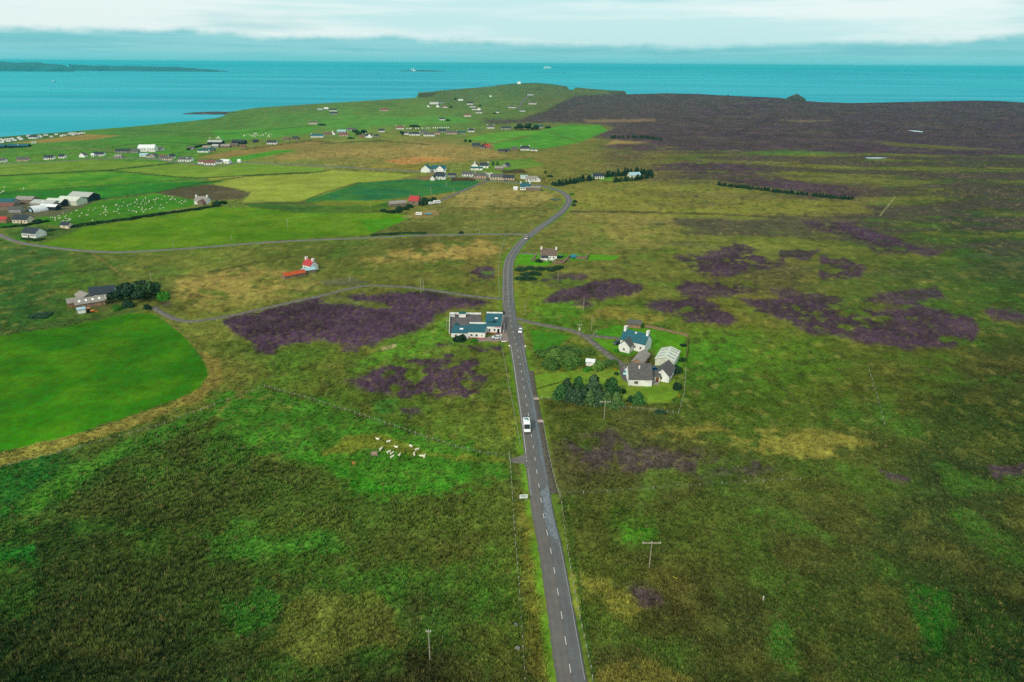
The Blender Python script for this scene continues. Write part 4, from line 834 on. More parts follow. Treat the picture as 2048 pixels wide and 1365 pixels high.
# ---- far and middle-distance houses: px, py, length, width, eaves, roof rise, yaw, wall, roof, chimneys, windows, label
HT = [
 (3,325,10,7,2.6,2.4,4,'w','G','',3,'white bungalow cut by the left edge above the pale green field'),
 (44,323,14,8,2.6,2.6,3,'p','G','',4,'pinkish bungalow with a long grey roof west of the twin white cottages'),
 (97,319.5,13,8,2.6,2.6,3,'w','D','',3,'white bungalow with a dark roof, western one of the twin white cottages'),
 (123,317,8,7,2.6,2.4,2,'w','D','',2,'small white cottage with a dark roof, eastern one of the twin white cottages'),
 (173,314.5,7,9,2.6,3.2,84,'w','G','',0,'white gable-end cottage standing alone east of the twin cottages'),
 (185,313.5,4,4,2.4,1.4,0,'w','W','',1,'tiny white garage beside the dark-roofed long bungalow'),
 (197,312.5,14,8,2.6,2.6,3,'w','D','',4,'long white bungalow with a dark roof near the west end of the hall village'),
 (236,317,10,7,2.4,2.2,0,'g','S','',2,'low grey stone byre in front of the hall village'),
 (245,306,20,9,2.6,2.4,6,'g','D','',4,'long dark-roofed house at the west side of the hall village'),
 (268,306.5,11,8,2.8,2.6,-6,'g','G','',2,'grey house between the long dark-roofed house and the white hall'),
 (293,304,24,13,5.5,4,4,'w','W','',5,'big white hall, largest building of the western village'),
 (310,300,10,9,4.5,3,80,'w','W','',0,'white rear block behind the big white hall'),
 (321,301.5,8,6,2.6,2,4,'w','G','',2,'small white hut just east of the big white hall'),
 (288,314,12,7,2.4,2,3,'w','b','',2,'cottage with a pale blue roof below the big white hall'),
 (303,315.5,14,7,2.4,2.2,-4,'c','G','',3,'grey-roofed cream house below the hall, next to the pale blue roof'),
 (314,316,7,10,2.6,3.4,75,'g','G','',0,'grey gable-end house below the hall'),
 (325,318,9,7,2.6,2.2,-5,'g','r','',2,'small brownish house east of the grey gable-end house'),
 (333,321,13,8,2.6,2.4,-4,'c','G','',3,'cream bungalow at the lower edge of the hall village'),
 (346,317,9,7,2.6,2.6,60,'w','D','',1,'white house turned end-on behind the cream bungalow'),
 (369,323.5,18,9,2.8,2.8,-3,'w','G','',4,'long white house with a grey roof and white gable east of the hall village'),
 (384,322.5,8,9,2.8,3.0,86,'w','G','',1,'white cross wing at the east end of the long white house'),
 (404,328,11,7,2.4,2.2,-4,'w','r','',2,'white cottage with a red-brown roof beside the village road'),
 (419,330.5,15,8,2.8,2.8,-4,'w','r','',3,'larger white house with a red-brown roof, second along the village road'),
 (428,329,8,9,2.8,3.2,82,'c','r','',0,'cream gable wing of the red-brown roofed house'),
 (437,328,8,7,2.4,2.2,-6,'w','G','',2,'small white house between the red-brown roofs and the white sheds'),
 (448,327.5,13,8,2.8,2,-10,'w','W','',2,'white shed with a white roof at the east end of the village road'),
 (478,325.5,4,4,2.6,1.2,0,'w','W','',0,'little white kiosk alone beside the village road'),
 (429,290,24,12,4.2,2.4,-4,'k','L','',0,'dark open-fronted barn with a pale roof in the stone steading'),
 (430,296,10,7,2.6,2.2,-4,'g','L','',2,'pale grey outhouse in front of the dark barn'),
 (413,299,13,7,2.6,2.4,-8,'s','S','',2,'stone farmhouse at the west side of the stone steading'),
 (405,305.5,16,8,2.6,2.2,-8,'w','E','',2,'white house with a green roof below the stone steading'),
 (422,303,10,6,2.4,2,-8,'s','E','',1,'stone outhouse with a green roof below the stone steading'),
 (381,300,10,6,2.4,2,0,'g','G','',1,'small grey shed at the west tip of the stone steading'),
 (450,296,15,8,2.6,2.4,-6,'s','S','',2,'long stone byre in the middle of the stone steading'),
 (466,294,14,8,2.6,2.4,-6,'s','B','',2,'brown-roofed stone byre in the middle of the stone steading'),
 (476,289,22,11,4,2.6,-5,'k','D','',0,'large dark shed at the back of the stone steading'),
 (485,296.5,9,6,2.4,2,-5,'o','r','',1,'small pink sandstone shed at the east end of the stone steading'),
 (510,285,8,6,2.4,2,0,'k','D','',0,'small dark shed between the stone steading and the white cottage'),
 (543,289,16,8,2.8,2.8,-3,'w','D','',3,'white cottage with a dark roof alone below the sheep pasture'),
 (572,280.5,11,7,2.4,2,-4,'s','B','',1,'roofed stone ruin, western of the pair below the sheep pasture'),
 (590,280,11,8,2.6,2.2,-6,'s','D','',1,'dark-roofed stone ruin, eastern of the pair below the sheep pasture'),
 (634,275.5,22,9,3,2.8,4,'w','T','l',5,'white house with a vivid teal roof'),
 (655,270.5,15,8,2.8,2.4,4,'o','B','',2,'long sandstone barn just east of the teal roof'),
 (671,270,7,8,3.2,3,80,'w','G','l',1,'white end-on house with a chimney in the farm east of the teal roof'),
 (683,266.5,16,9,3,2.4,3,'g','b','',2,'pale grey shed with a blue-white roof east of the teal roof'),
 (687,273,16,8,2.8,2.6,4,'p','r','r',3,'pink house with a red-brown roof east of the teal roof'),
 (702,262,16,9,2.8,2.4,0,'g','G','',2,'grey house left of the dark trees'),
 (724,276,11,7,3.2,1.6,2,'o','B','',1,'tan sandstone barn touching the white gabled house'),
 (737,276,12,9,3.2,3.6,-4,'w','D','l',2,'white house with a tall gable beside the tan barn'),
 (744,276,6,8,3.4,3.6,84,'w','G','',0,'white gable wing of the house beside the tan barn'),
 (753,274.5,8,6,2.4,2,0,'g','D','',1,'low grey outhouse right of the white gabled house'),
 (763,264.5,12,8,2.6,2.6,10,'w','D','',2,'white cottage with a dark roof alone behind the white gabled house'),
 (800,259,16,8,3,3,3,'w','r','lr',3,'white cottage with a red-brown roof and two chimneys behind the terrace row'),
 (812,270,8,7,2.8,2.6,-20,'w','G','',1,'white house at the west end of the terrace row beside the dark bush'),
 (829,271.5,20,8,3,2.8,-2,'w','D','r',5,'long white cottage with a dark roof, second in the terrace row'),
 (846,267.5,12,8,2.8,2.4,-2,'g','G','',2,'grey house behind the gap in the terrace row'),
 (858,273,20,9,3,3,-3,'w','G','',4,'white house with a grey roof in the middle of the terrace row, nearest the field'),
 (873,269.5,13,8,2.8,2.4,-3,'p','B','',2,'pinkish house with a brown roof in the middle of the terrace row'),
 (885,265.5,18,8,3,3.2,-3,'g','D','r',3,'grey house with dark roof and end chimney at the back of the terrace row'),
 (903,269,20,9,3,3.2,-3,'p','G','lr',4,'pink-white house with twin chimneys towards the east end of the terrace row'),
 (923,268,15,7,2.6,2,-2,'g','E','',3,'low grey house with a green roof at the east end of the terrace row'),
 (942,264.5,13,7,3,2.6,-4,'w','D','lr',3,'white cottage with chimneys east of the terrace row'),
 (981,257.5,15,8,3,3.4,-2,'w','G','lr',3,'lone white cottage with two chimneys west of the dark tree clump'),
 (884,241,13,8,3,2.6,-3,'w','D','',3,'lone white cottage north of the terrace row'),
 (935,233.5,18,9,3,3,-2,'w','r','',3,'white houses with red roofs south of the hilltop hamlet'),
 (958,227,18,9,3,3,-4,'w','G','',3,'white house at the lower end of the hilltop hamlet'),
 (950,220.5,18,9,3,3,-4,'w','G','',3,'white house in the middle of the hilltop hamlet'),
 (962,220.5,9,11,3,3.6,80,'w','r','',0,'white gable-end house in the hilltop hamlet'),
 (945,215,18,9,3,3,-4,'w','G','',3,'white house above the middle of the hilltop hamlet'),
 (940,209.5,20,10,3.4,4,-6,'w','D','',3,'white house with a dark roof, uppermost of the hilltop hamlet'),
 (921,202,18,8,2.8,1.8,0,'w','W','',2,'low white bungalow beside a dark bush near the headland'),
 (868,209,28,11,4,2.4,2,'w','L','',3,'white shed with a pale roof in the north-west farm'),
 (883,207,22,10,4,2.4,2,'g','E','',0,'green-roofed shed in the north-west farm'),
 (880,215,14,10,4,4,70,'w','G','',2,'white house at the front of the north-west farm'),
 (861,214.5,12,8,3,3,60,'w','G','',1,'small white house at the west end of the north-west farm'),
 (890,216,14,8,3,3,0,'w','r','',2,'white cottage with a red roof at the east end of the north-west farm'),
 (768,222.5,24,10,3,3.4,-3,'p','r','l',4,'pink-white farmhouse with a red roof alone near the north shore'),
 (640,221.5,16,8,2.6,2,0,'g','L','',2,'pale shed at the west end of the north shore houses'),
 (652,219,12,8,2.8,2,0,'w','W','',2,'small white house behind the north shore houses'),
 (666,223,20,9,3,3,3,'w','D','',3,'white house with a dark roof among the north shore houses'),
 (667,229,20,8,2.6,2.4,3,'g','D','',2,'low dark-roofed house below the north shore houses'),
 (625,249,18,8,3.4,2,3,'c','G','lr',3,'cream cottage with two chimneys alone left of the long hedge line'),
 (1061,191,26,10,3.4,2.6,0,'w','G','m',4,'long white cottage at the top of the headland lane'),
 (1065,209,26,10,3.4,3,-3,'w','G','lr',4,'white cottage with a grey roof east of the headland lane'),
 (1024,216.5,22,9,3,3,3,'w','G','lr',4,'white cottage west of the headland lane'),
 (1045,223.5,16,8,2.6,2,0,'w','G','',2,'low white cottage below the headland lane'),
 (995,226,8,6,3,2,0,'w','D','',1,'tiny white hut beside a dark hedge on the green slope'),
 (981,194.5,8,6,3,2,0,'w','W','',1,'tiny white hut alone below the headland'),
 (1050,301.5,14,8,3,3.4,-2,'w','D','lr',3,'white cottage with a dark roof and two chimneys below the vivid green field'),
 (1068,302.5,11,5,2.2,1.2,-3,'w','G','',1,'low white outhouse beside the two-chimney cottage below the vivid field'),
 (1003,305.5,11,8,2.4,2,-4,'s','D','',0,'low stone shed, western of three west of the two-chimney cottage'),
 (1014,304.5,8,7,2.4,2,-6,'s','D','',0,'low stone shed, middle of three west of the two-chimney cottage'),
 (1030,301.5,10,8,2.6,2.4,6,'s','G','',0,'stone shed, eastern of three west of the two-chimney cottage'),
 (952,295,13,9,3,3.4,-4,'s','D','lr',2,'grey stone house with slate roof beside the red barn below the bright field'),
 (965,297.5,7,5,2.4,1.6,-5,'g','D','',1,'small grey annex between the stone house and the red barn'),
 (974,297,10,7,2.8,2.2,-4,'o','R','',0,'red-roofed barn below the bright field'),
 (1012,259.5,20,9,3,2.4,-3,'g','D','',2,'dark-roofed farm shed west of the dark tree clump'),
 (1077,257,20,9,3.4,2.6,3,'g','E','',1,'green-roofed farm shed east of the dark tree clump'),
 (862,344.5,10,12,4,4.6,80,'w','T','',2,'tall white gable wing of the blue-roofed farmhouse at the crossroads'),
 (877,343.5,18,9,3.2,3.6,-3,'w','T','',4,'long white farmhouse with a blue-grey roof at the crossroads'),
 (889,343.5,8,10,3.4,4,78,'w','T','',1,'white east wing of the blue-roofed farmhouse at the crossroads'),
 (879,359.5,13,9,3.6,4,-8,'w','D','lr',3,'white house with a tall chimney south-west of the crossroads'),
 (870,361,5,5,3,2.4,82,'w','D','',1,'small white porch block of the tall-chimney house'),
 (903,354.5,9,6,2.4,1.6,-5,'g','D','',0,'low grey garage beside the tall-chimney house'),
 (935,353.5,13,8,2.8,2.6,-3,'w','G','',3,'white bungalow with a grey roof at the centre of the crossroads'),
 (960,356.5,13,8,2.8,2.8,-4,'p','G','lr',3,'pinkish house with a grey roof at the centre of the crossroads'),
 (977,355,10,6,2.6,1.8,-8,'w','L','',1,'pale flat-looking annex between the pink house and the double house'),
 (994,359.5,16,9,2.8,3,-5,'c','G','l',4,'cream double house with a wide grey roof at the crossroads'),
 (1017,360.5,13,7,2.6,2.6,-4,'p','D','',3,'house with a dark roof at the east end of the crossroads row'),
 (957,335.5,9,9,3,3.4,84,'w','G','l',1,'white gabled house, western half of the pair behind the crossroads'),
 (968,336.5,11,8,3,3.2,-6,'w','D','r',2,'white house with dark roof, eastern half of the pair behind the crossroads'),
 (953,341,15,6,2.6,1.2,-3,'w','E','',2,'low white shed with a green roof in front of the gabled pair'),
 (998,341,11,6,2.6,1.8,-8,'s','S','',0,'small stone shed beside the dark peat heap'),
 (1017,335,8,8,2.8,2.4,50,'g','D','',0,'grey shed behind the dark peat heap'),
 (1048,358.5,8,6,2.4,1.4,-4,'w','b','',0,'small shed with a pale blue roof beside the roadside house'),
 (1063,364,14,7,3,2.8,-4,'w','S','',3,'white house with a pale stone roof north of the road bend'),
 (1081,363.5,6,7,3,2.2,80,'w','G','',1,'small white block at the east end of the house north of the bend'),
 (1050,381,10,8,3.2,3.2,-5,'w','T','lr',3,'white house with a blue-grey roof and chimneys inside the road bend'),
 (1066,382,14,6,2.8,.8,-3,'s','S','',0,'long low grey stone building in front of the blue-roofed bend house'),
 (1031,381,4,4,2,1,0,'w','W','',0,'small white trailer-like hut west of the bend house'),
 (1197,358,13,8,3,2.8,6,'w','D','',4,'white bungalow with a dark roof between the conifer belts'),
 (1271,356.5,13,10,3.4,2.6,12,'l','b','',0,'pale blue-white shed enclosed by conifers'),
 (401,409.5,11,8,3,3.2,-6,'w','S','lr',2,'stone-roofed white farmhouse with chimneys below the ploughed field'),
 (410,410.5,5,5,2.4,2,80,'s','r','',0,'small reddish porch of the farmhouse below the ploughed field'),
 (827,411,9,7,4,3.4,-16,'s','R','lr',1,'stone house with a bright red roof in the shrubby farm'),
 (797,413,15,6,2.4,1.8,26,'s','S','',0,'long stone byre with a grey roof beside the red-roofed house'),
 (58,475.5,12,9,3,3,-14,'w','D','',6,'white bungalow with a dark roof beside the side road bend'),
 (40,447,12,8,2.8,2.8,-4,'c','D','',3,'cream bungalow with a dark roof below the farm sheds'),
 (129,457,7,5,2.4,1.8,-10,'c','D','',1,'small cream shed at the west end of the field hedge'),
]
CAT_SHED = ('shed', 'barn', 'byre', 'garage', 'outhouse', 'kiosk', 'hut', 'ruin', 'building', 'block')
for r_ in HT:
    px, py, L, W, e, rs, yaw, wk, rk, ch, nw, lb = r_
    if py < 365: L, W, e, rs = L * .92, W * .88, e * .92, rs * .92
    head = [w_ for w_ in lb.replace(',', ' ').split() if w_ in CAT_SHED]
    cat = head[0] if head and lb.index(head[0]) < 40 else 'house'
    nm = {'house': 'house', 'building': 'stone_building', 'block': 'house_block'}.get(cat, cat)
    house(px, py, L, W, e, rs, yaw, wk, rk, lb, ch, nw, nw > 2, nm, cat, group='village houses')

# ---- farm sheds at the left edge
def shed(px, py, L, W, e, r, yaw, wk, rk, label, **k): return house(px, py, L, W, e, r, yaw, wk, rk, label, '', 0, False, 'shed', 'shed', group='farm sheds by the sheep field', **k)
shed(158, 403, 22, 13, 4.2, 2.8, -14, 'k', 'L', 'dark shed with a pale ribbed roof, easternmost and tallest of the farm sheds')
shed(134, 411, 20, 12, 3.8, 2.6, -12, 'l', 'l', 'pale green-white shed, second from the east among the farm sheds')
shed(106, 414, 16, 11, 3.6, 2.4, -10, 'k', 'l', 'dark shed with a pale green roof, third from the east among the farm sheds')
shed(84, 416, 22, 10, 3.4, 2.2, -12, 'g', 'L', 'grey-roofed shed with a white strip, behind the round-roofed shed', skylights=1)
shed(48, 408, 16, 9, 3.4, 2.2, -6, 's', 'S', 'old stone shed at the back of the farmyard')
shed(8, 413, 16, 9, 3.4, 2.2, 0, 'g', 'T', 'blue-roofed shed at the left edge of the farmyard')
shed(8, 421, 15, 9, 3.2, 2.2, 0, 's', 'r', 'rust-roofed shed in front of the blue-roofed shed')
shed(96, 421, 15, 6, 3.0, 1.4, -8, 'k', 'W', 'low dark lean-to with a white roof beside the round-roofed shed')
shed(4, 446, 7, 5, 2.4, 1.6, -6, 'o', 'R', 'small red-roofed shed cut by the left edge of the picture')
shed(30, 426, 9, 7, 2.8, 1.6, 8, 'g', 'G', 'small grey store in the middle of the farmyard')
p = at(62, 424.5); t = thing('round_shed', 'white round-roofed farm shed with a dark end wall', 'shed', p, 60, 'farm sheds by the sheep field')
arc = [(5 * math.cos(a), 4.6 * math.sin(a) - .2) for a in np.linspace(0, math.pi, 13)]
MB().prism(arc, 'x', 0, 14).build('roof', rm('W'), t); MB().prism([(q * .93, z * .95) for q, z in arc], 'x', -.15, .05).build('end_wall', wm('k'), t); MB().box(-.25, -.16, -2, 2, .1, 2.6).build('door', mat('pale_blue_door', (160, 190, 196)), t)

# ---- near buildings made of several blocks
def block(t, L, W, e, r, wk, rk, x=0, y=0, yaw=0, **k):
    n0 = set(t.children); gable_body(L, W, e, r, wk, rk, t, **k); ya = math.radians(yaw)
    for o_ in t.children:
        if o_ not in n0: o_.location = (x, y, 0); o_.rotation_euler = (0, 0, ya)
    def put(lx, ly): return x + lx * math.cos(ya) - ly * math.sin(ya), y + lx * math.sin(ya) + ly * math.cos(ya)
    return put, ya
def flush(t, put, ya, lx, ly, z, wd, h, side=0):
    X_, Y_ = put(lx, ly); return window(t, X_, Y_, z, wd, h, ya + side, True)
NB = 'buildings near the main road'
# grey-roofed house with a wing
p = at(1281, 773); t = thing('house', 'cream house with a steep grey roof, link and wing beside the conifers', 'house', p + Vector((0, 5, 0)), -2, NB)
put, ya = block(t, 8.8, 10, 3.0, 4.3, 'w', 'G'); flush(t, put, ya, -1.6, -5.02, 1.6, 1.7, 1.2)
MB().box(-4.75, -4.35, -5.1, 5.1, 2.6, 3.0).build('gutter', M_TRIM, t)
chimney(t, -.3, -1.6, 5.2, 6.9, wm('w'), .25, .25, 1)
put, ya = block(t, 3.9, 4.6, 2.5, 1.3, 'c', 'G', 6.25, 1.2); flush(t, put, ya, -.8, -2.32, 1.5, 1.2, 1.0); X_, Y_ = put(.9, -2.33); link('door', DOORM, t, (X_, Y_, 0), (0, 0, ya), (1, 1, 2.1))
put, ya = block(t, 9.5, 5.6, 2.7, 2.6, 'w', 'G', 10.9, 4.0, 66)
for lx in (-3, 0, 3): flush(t, put, ya, lx, -2.82, 1.4, .9, 1.1)
flush(t, put, ya, -4.77, .2, 1.5, .9, 1.1, -math.pi / 2)
MB().box(4.6, 7.4, -3.6, -1.3, 0, .25).build('step', mat('concrete', (150, 146, 140), .9), t)
# white house with chimneys and gabled porch
p = at(1264, 701); ya_ = math.radians(-33); t = thing('house', 'tall white house with blue-grey roof, end chimneys and gabled front porch', 'house', p + Vector((-math.sin(ya_) * 3.75, math.cos(ya_) * 3.75, 0)), -33, NB)
block(t, 11.5, 7.5, 4.0, 3.3, 'w', 'T'); put, ya = block(t, 5.5, 5.0, 3.1, 2.3, 'w', 'G', -2.0, -5.2, 90)
flush(t, put, ya, -2.77, 0, 1.5, .9, 1.1, -math.pi / 2)
for sx_ in (-5.2, 5.2): chimney(t, sx_, 0, 6.2, 8.9, wm('w'), .5, .9, 2)
for lx in (1.2, 3.8): window(t, lx, -3.77, 2.0, .9, 1.2, 0, True)
MB().box(-.35, .35, -.5, .5, 0, .5).build('roof_vent', M_WHITE, t, (0, -.6, 6.9))
house(1281, 726, 11, 4.6, 2.2, 1.7, 64, 'o', 'S', 'low sandstone byre with a mossy slab roof below the tall white house', '', 0, False, 'byre', 'byre', group=NB, anchor='c')
t = house(1334, 725, 12, 7.6, 3.3, 1.3, 66, 'l', 'l', 'pale green-white metal shed with grey roof bands behind the wing', '', 0, False, 'metal_shed', 'shed', group=NB, anchor='c')
sl_ = math.atan2(1.3, 3.8)
for i, lx in enumerate((-3.6, -.6, 2.4, 4.6)):
    for s_ in (-1, 1): MB().box(-.28, .28, -1.75, 1.75, .2, .27).build('roof_light', mat('grey_sheet', (132, 138, 128)), t, (lx, s_ * 1.95, 3.3 + .68), (-s_ * -sl_ * -1 if s_ > 0 else sl_, 0, 0))
house(1268, 656.5, 6.2, 4, 1.9, 1.3, -12, 'o', 'G', 'small brown shed with a grey roof at the top of the lawn', '', 0, False, 'garden_shed', 'shed', group=NB)
house(1180, 733, 3.4, 3, 1.9, .5, -12, 'w', 'W', 'tiny hut with a bright white roof among the rounded shrubs', '', 0, False, 'garden_hut', 'hut', group=NB)
# roadside inn
p = at(986, 667); t = thing('inn', 'long white roadside inn with teal roofs and red base line', 'inn', p, -2, NB)
M_RED = mat('red_paint', (196, 48, 62), .6); M_TEAL = rm('T')
def flatblock(x0, x1, y0, y1, h, slope, par):
    MB().box(x0, x1, y0, y1, -.4, h).build('wall', wm('w'), t)
    rr = MB().prism([(y0 - .25, h + .02), (y1 - .1, h + slope), (y1 - .1, h + slope + .16), (y0 - .25, h + .18)], 'x', x0 - .12, x1 + .12).build('roof', M_TEAL, t)
    if slope > .3: MB().prism([(y0, h - .01), (y1, h - .01), (y1 - .02, h + slope - .02)], 'x', x0 + .01, x1 - .01).build('wall', wm('w'), t)
    if par: MB().box(par[0], par[1], y1 - .08, y1 + .35, 0, h + slope + .75).build('parapet', wm('w'), t)
flatblock(-4.0, 3.6, 0, 15.5, 3.4, .6, (-4.1, 3.7)); flatblock(-11.2, -3.2, -6.6, 2.6, 2.9, .5, (-11.0, -3.3)); flatblock(-18.4, -11.25, -6.9, 1.6, 2.5, .4, None)
for x0, x1, y in ((-3.15, 3.65, -.03), (-11.2, -3.15, -6.65)): MB().box(x0, x1, y - .03, y + .02, 0, .4).build('plinth', M_RED, t)
MB().box(3.62, 3.68, 0, 15, 0, .4).build('plinth', M_RED, t)
for x, y, z, wd, h in ((-1.6, -.02, 1.7, .9, 1.3), (.7, -.02, 1.7, .9, 1.3), (-9.3, -6.62, 1.5, 1.1, 1.1), (-7.0, -6.62, 1.5, 1.1, 1.1), (-4.6, -6.62, 1.4, .5, .9), (-16.4, -6.92, 1.3, 1, 1), (-14.4, -6.92, 1.3, .6, 1)): window(t, x, y, z, wd, h, 0, True)
for y in (3, 7, 11): window(t, 3.62, y, 1.8, 1.1, 1.2, math.pi / 2, True)
link('door', MB().box(-.5, .5, -.06, .06, 0, 1).mesh('door', mat('black_door', (24, 26, 30), .5)), t, (2.5, -.02, 0), (0, 0, 0), (1.0, 1, 2.2))
MB().box(.9, 3.2, -.12, -.03, 2.85, 3.4).build('sign_board', M_RED, t); MB().box(1.0, 3.1, -.15, -.125, 3.02, 3.2).build('sign_lettering', M_WHITE, t)
MB().box(.3, 1.7, 8.6, 10.2, 3.75, 4.05).build('skylight', M_WHITE, t); MB().box(-15, -13.4, -3.4, -1.8, 2.7, 3.0).build('skylight', M_WHITE, t)
MB().box(-3.2, 1.0, 4.4, 4.7, 3.65, 4.0).box(-.4, 1.4, 4.4, 5.4, 3.65, 4.3).build('roof_plant', mat('dark_vent', (22, 62, 70)), t)
MB().box(-12.2, -10.6, -7.6, -6.95, 0, 1.5).build('porch', wm('w'), t)
MB().box(4.5, 5.1, 0, 11, 0, .95).build('ramp_wall', wm('g'), t)
# brown-roofed cottage
p = at(1097, 521); t = thing('cottage', 'white cottage with brown stone roof and two end chimneys east of the road', 'cottage', p + Vector((.2, 3.7, 0)), -4, NB)
block(t, 10.4, 7.4, 3.2, 3.3, 'w', 'B')
for sx_ in (-4.7, 4.7): chimney(t, sx_, 0, 5.6, 7.5, wm('w'), .5, .8, 2)
MB().prism([(-5.6, -.3), (-3.7, -.3), (-3.7, 2.9), (-5.6, 2.0)], 'x', -4.9, -.6).build('wall', wm('w'), t); MB().prism([(-5.9, 1.98), (-3.6, 3.06), (-3.6, 3.2), (-5.9, 2.12)], 'x', -5.1, -.4).build('porch_roof', rm('D'), t)
for lx in (1.0, 3.2): window(t, lx, -3.72, 1.8, .9, 1.1, 0, True)
# red-roofed ruin with byres
house(614, 541.5, 7.2, 5.6, 3.2, 2.8, -36, 'w', 'R', 'small derelict cottage with a red roof and stone end chimneys', 'lr', 2, True, 'cottage', 'cottage', group=NB)
house(617, 545.5, 7.6, 4.6, 2.0, .8, 32, 's', 'b', 'stone byre with a pale blue roof in front of the derelict red cottage', '', 0, False, 'byre', 'byre', group=NB, anchor='c')
house(588, 553.5, 12.5, 4.6, 1.8, 1.2, 40, 's', 'O', 'long low stone byre with an orange rusted roof', '', 0, False, 'byre', 'byre', group=NB, anchor='c')
# tree-sheltered farm
house(181, 612, 13, 6.2, 2.5, 1.9, 36, 'o', 'S', 'long sandstone farm shed with four white rooflights beside the dark trees', '', 0, False, 'farm_shed', 'shed', group=NB, skylights=4, anchor='c')
house(152, 611, 7, 5.4, 2.3, 1.6, 36, 'o', 'S', 'short sandstone shed at the west end of the rooflit shed', '', 0, False, 'farm_shed', 'shed', group=NB, anchor='c')
house(171, 600, 9, 5.6, 2.5, 1.5, -36, 'g', 'S', 'grey farm shed joined to the back of the rooflit shed', '', 0, False, 'farm_shed', 'shed', group=NB, anchor='c')
house(208, 595, 11.5, 7.2, 3.0, 3.0, 24, 'w', 'D', 'white farmhouse with a dark slate roof half hidden by the dark trees', '', 2, True, 'farmhouse', 'house', group=NB, anchor='c')
house(164, 627, 3.4, 2.6, 2.0, .6, 30, 'w', 'b', 'small pale blue lean-to at the end of the rooflit shed', '', 0, False, 'lean_to', 'shed', group=NB)
# loose stone walls and ruins round the brown-roofed cottage
M_STONE = mat('dry_stone', (138, 116, 98), .95, .35, 1.2, bump=.5)
STONES = [MB().add([(x * .5 + random.uniform(-.1, .1), y * .5 + random.uniform(-.1, .1), z * .5 + random.uniform(-.1, .1)) for x in (-1, 1) for y in (-1, 1) for z in (-1, 1)], [(0, 1, 3, 2), (4, 6, 7, 5), (0, 4, 5, 1), (2, 3, 7, 6), (0, 2, 6, 4), (1, 5, 7, 3)]).mesh('stone', M_STONE) for _ in range(5)]
def stone_wall(pts, label, h=1.1):
    P = [at(*q) for q in pts]; t = thing('stone_wall', label, 'wall', P[0], 0, 'stone walls beside the brown-roofed cottage')
    for a, b in zip(P[:-1], P[1:]):
        n_ = max(1, int((b - a).length / .95)); rz = math.atan2((b - a).y, (b - a).x)
        for i in range(n_):
            for k_ in range(2):
                c = a + (b - a) * ((i + .5 + .25 * k_) / n_) - P[0]
                link('stone', random.choice(STONES), t, (c.x + random.uniform(-.1, .1), c.y + random.uniform(-.1, .1), h * (k_ + .5) / 2 - .05 + random.uniform(-.06, .04)), (random.uniform(-.1, .1), random.uniform(-.1, .1), rz + random.uniform(-.1, .1)), (1.02, .75, h * random.uniform(.5, .62)))
stone_wall([(1098, 525), (1112, 527), (1126, 527.5), (1132, 520)], 'tumbled stone wall nearest the dark bracken by the cottage', 1.3); stone_wall([(1108, 521), (1122, 522.5), (1140, 521)], 'stone wall of the yard just east of the cottage')
stone_wall([(1140, 513), (1132, 522), (1128, 527)], 'stone wall climbing past the parked teal car', 1.2); stone_wall([(1152, 518), (1172, 519.5), (1176, 512), (1172, 521)], 'stone ruin walls at the east end of the cottage garden', 1.3); stone_wall([(1152, 516), (1166, 515), (1174, 516)], 'low stone wall behind the ruin at the cottage garden end')
stone_wall([(1063, 522), (1072, 512), (1066, 520), (1090, 523)], 'pale low wall round the shrubs west of the cottage', .7)

# ================================================================== VEHICLES
M_TYRE = mat('tyre', (26, 26, 28), .9); M_CARGLASS = glass('car_glass', (18, 30, 36)); M_LAMP = mat('headlamp', (230, 232, 224), .2, .02); M_TAIL = mat('tail_lamp', (150, 24, 24), .3)
WHEEL = MB().rings([(.18, -.12), (.33, -.11), (.33, .11), (.18, .12)], 12).mesh('wheel', M_TYRE)
def paintm(n_, c): return mat('car_paint_' + n_, c, .28, .03, .3, .5)
def car(px, py, yaw, cn, rgb, label, kind='hatch', scale=1.0):
    p = at(px, py); t = thing('car', label, 'car', p + Vector((0, 0, .07)), yaw, 'parked cars'); t.scale = (scale,) * 3; m = paintm(cn, rgb)
    MB().prism([(-2.1, .35), (-2.15, .8), (-1.9, .98), (.75, .98), (1.95, .82), (2.12, .6), (2.1, .32), (-2.05, .28)], 'y', -.86, .86).build('body', m, t)
    r_ = 1.45; x0, x1, x2, x3 = (-1.85, -1.35, .25, 1.0) if kind == 'hatch' else (-.7, -.45, .3, 1.0)
    def cab(wl, wh, za, zb, name, mm): MB().add([(x0, -wl, za), (x3, -wl, za), (x3, wl, za), (x0, wl, za), (x1, -wh, zb), (x2, -wh, zb), (x2, wh, zb), (x1, wh, zb)], [(0, 3, 2, 1), (4, 5, 6, 7), (0, 1, 5, 4), (1, 2, 6, 5), (2, 3, 7, 6), (3, 0, 4, 7)]).build(name, mm, t)
    cab(.8, .64, .96, r_ - .05, 'windows', M_CARGLASS); MB().add([(x1 - .06, -.66, r_ - .06), (x2 + .04, -.66, r_ - .06), (x2 + .04, .66, r_ - .06), (x1 - .06, .66, r_ - .06), (x1 + .02, -.6, r_ + .02), (x2 - .06, -.6, r_ + .02), (x2 - .06, .6, r_ + .02), (x1 + .02, .6, r_ + .02)], [(0, 3, 2, 1), (4, 5, 6, 7), (0, 1, 5, 4), (1, 2, 6, 5), (2, 3, 7, 6), (3, 0, 4, 7)]).build('roof', m, t)
    for x in (-1.3, 1.3):
        for y in (-.78, .78): link('wheel', WHEEL, t, (x, y, .33), (math.pi / 2, 0, 0))
    for y in (-.62, .62):
        MB().box(2.08, 2.14, y - .18, y + .18, .58, .74).build('headlight', M_LAMP, t); MB().box(-2.17, -2.1, y - .15, y + .15, .66, .84).build('tail_light', M_TAIL, t)
    return t
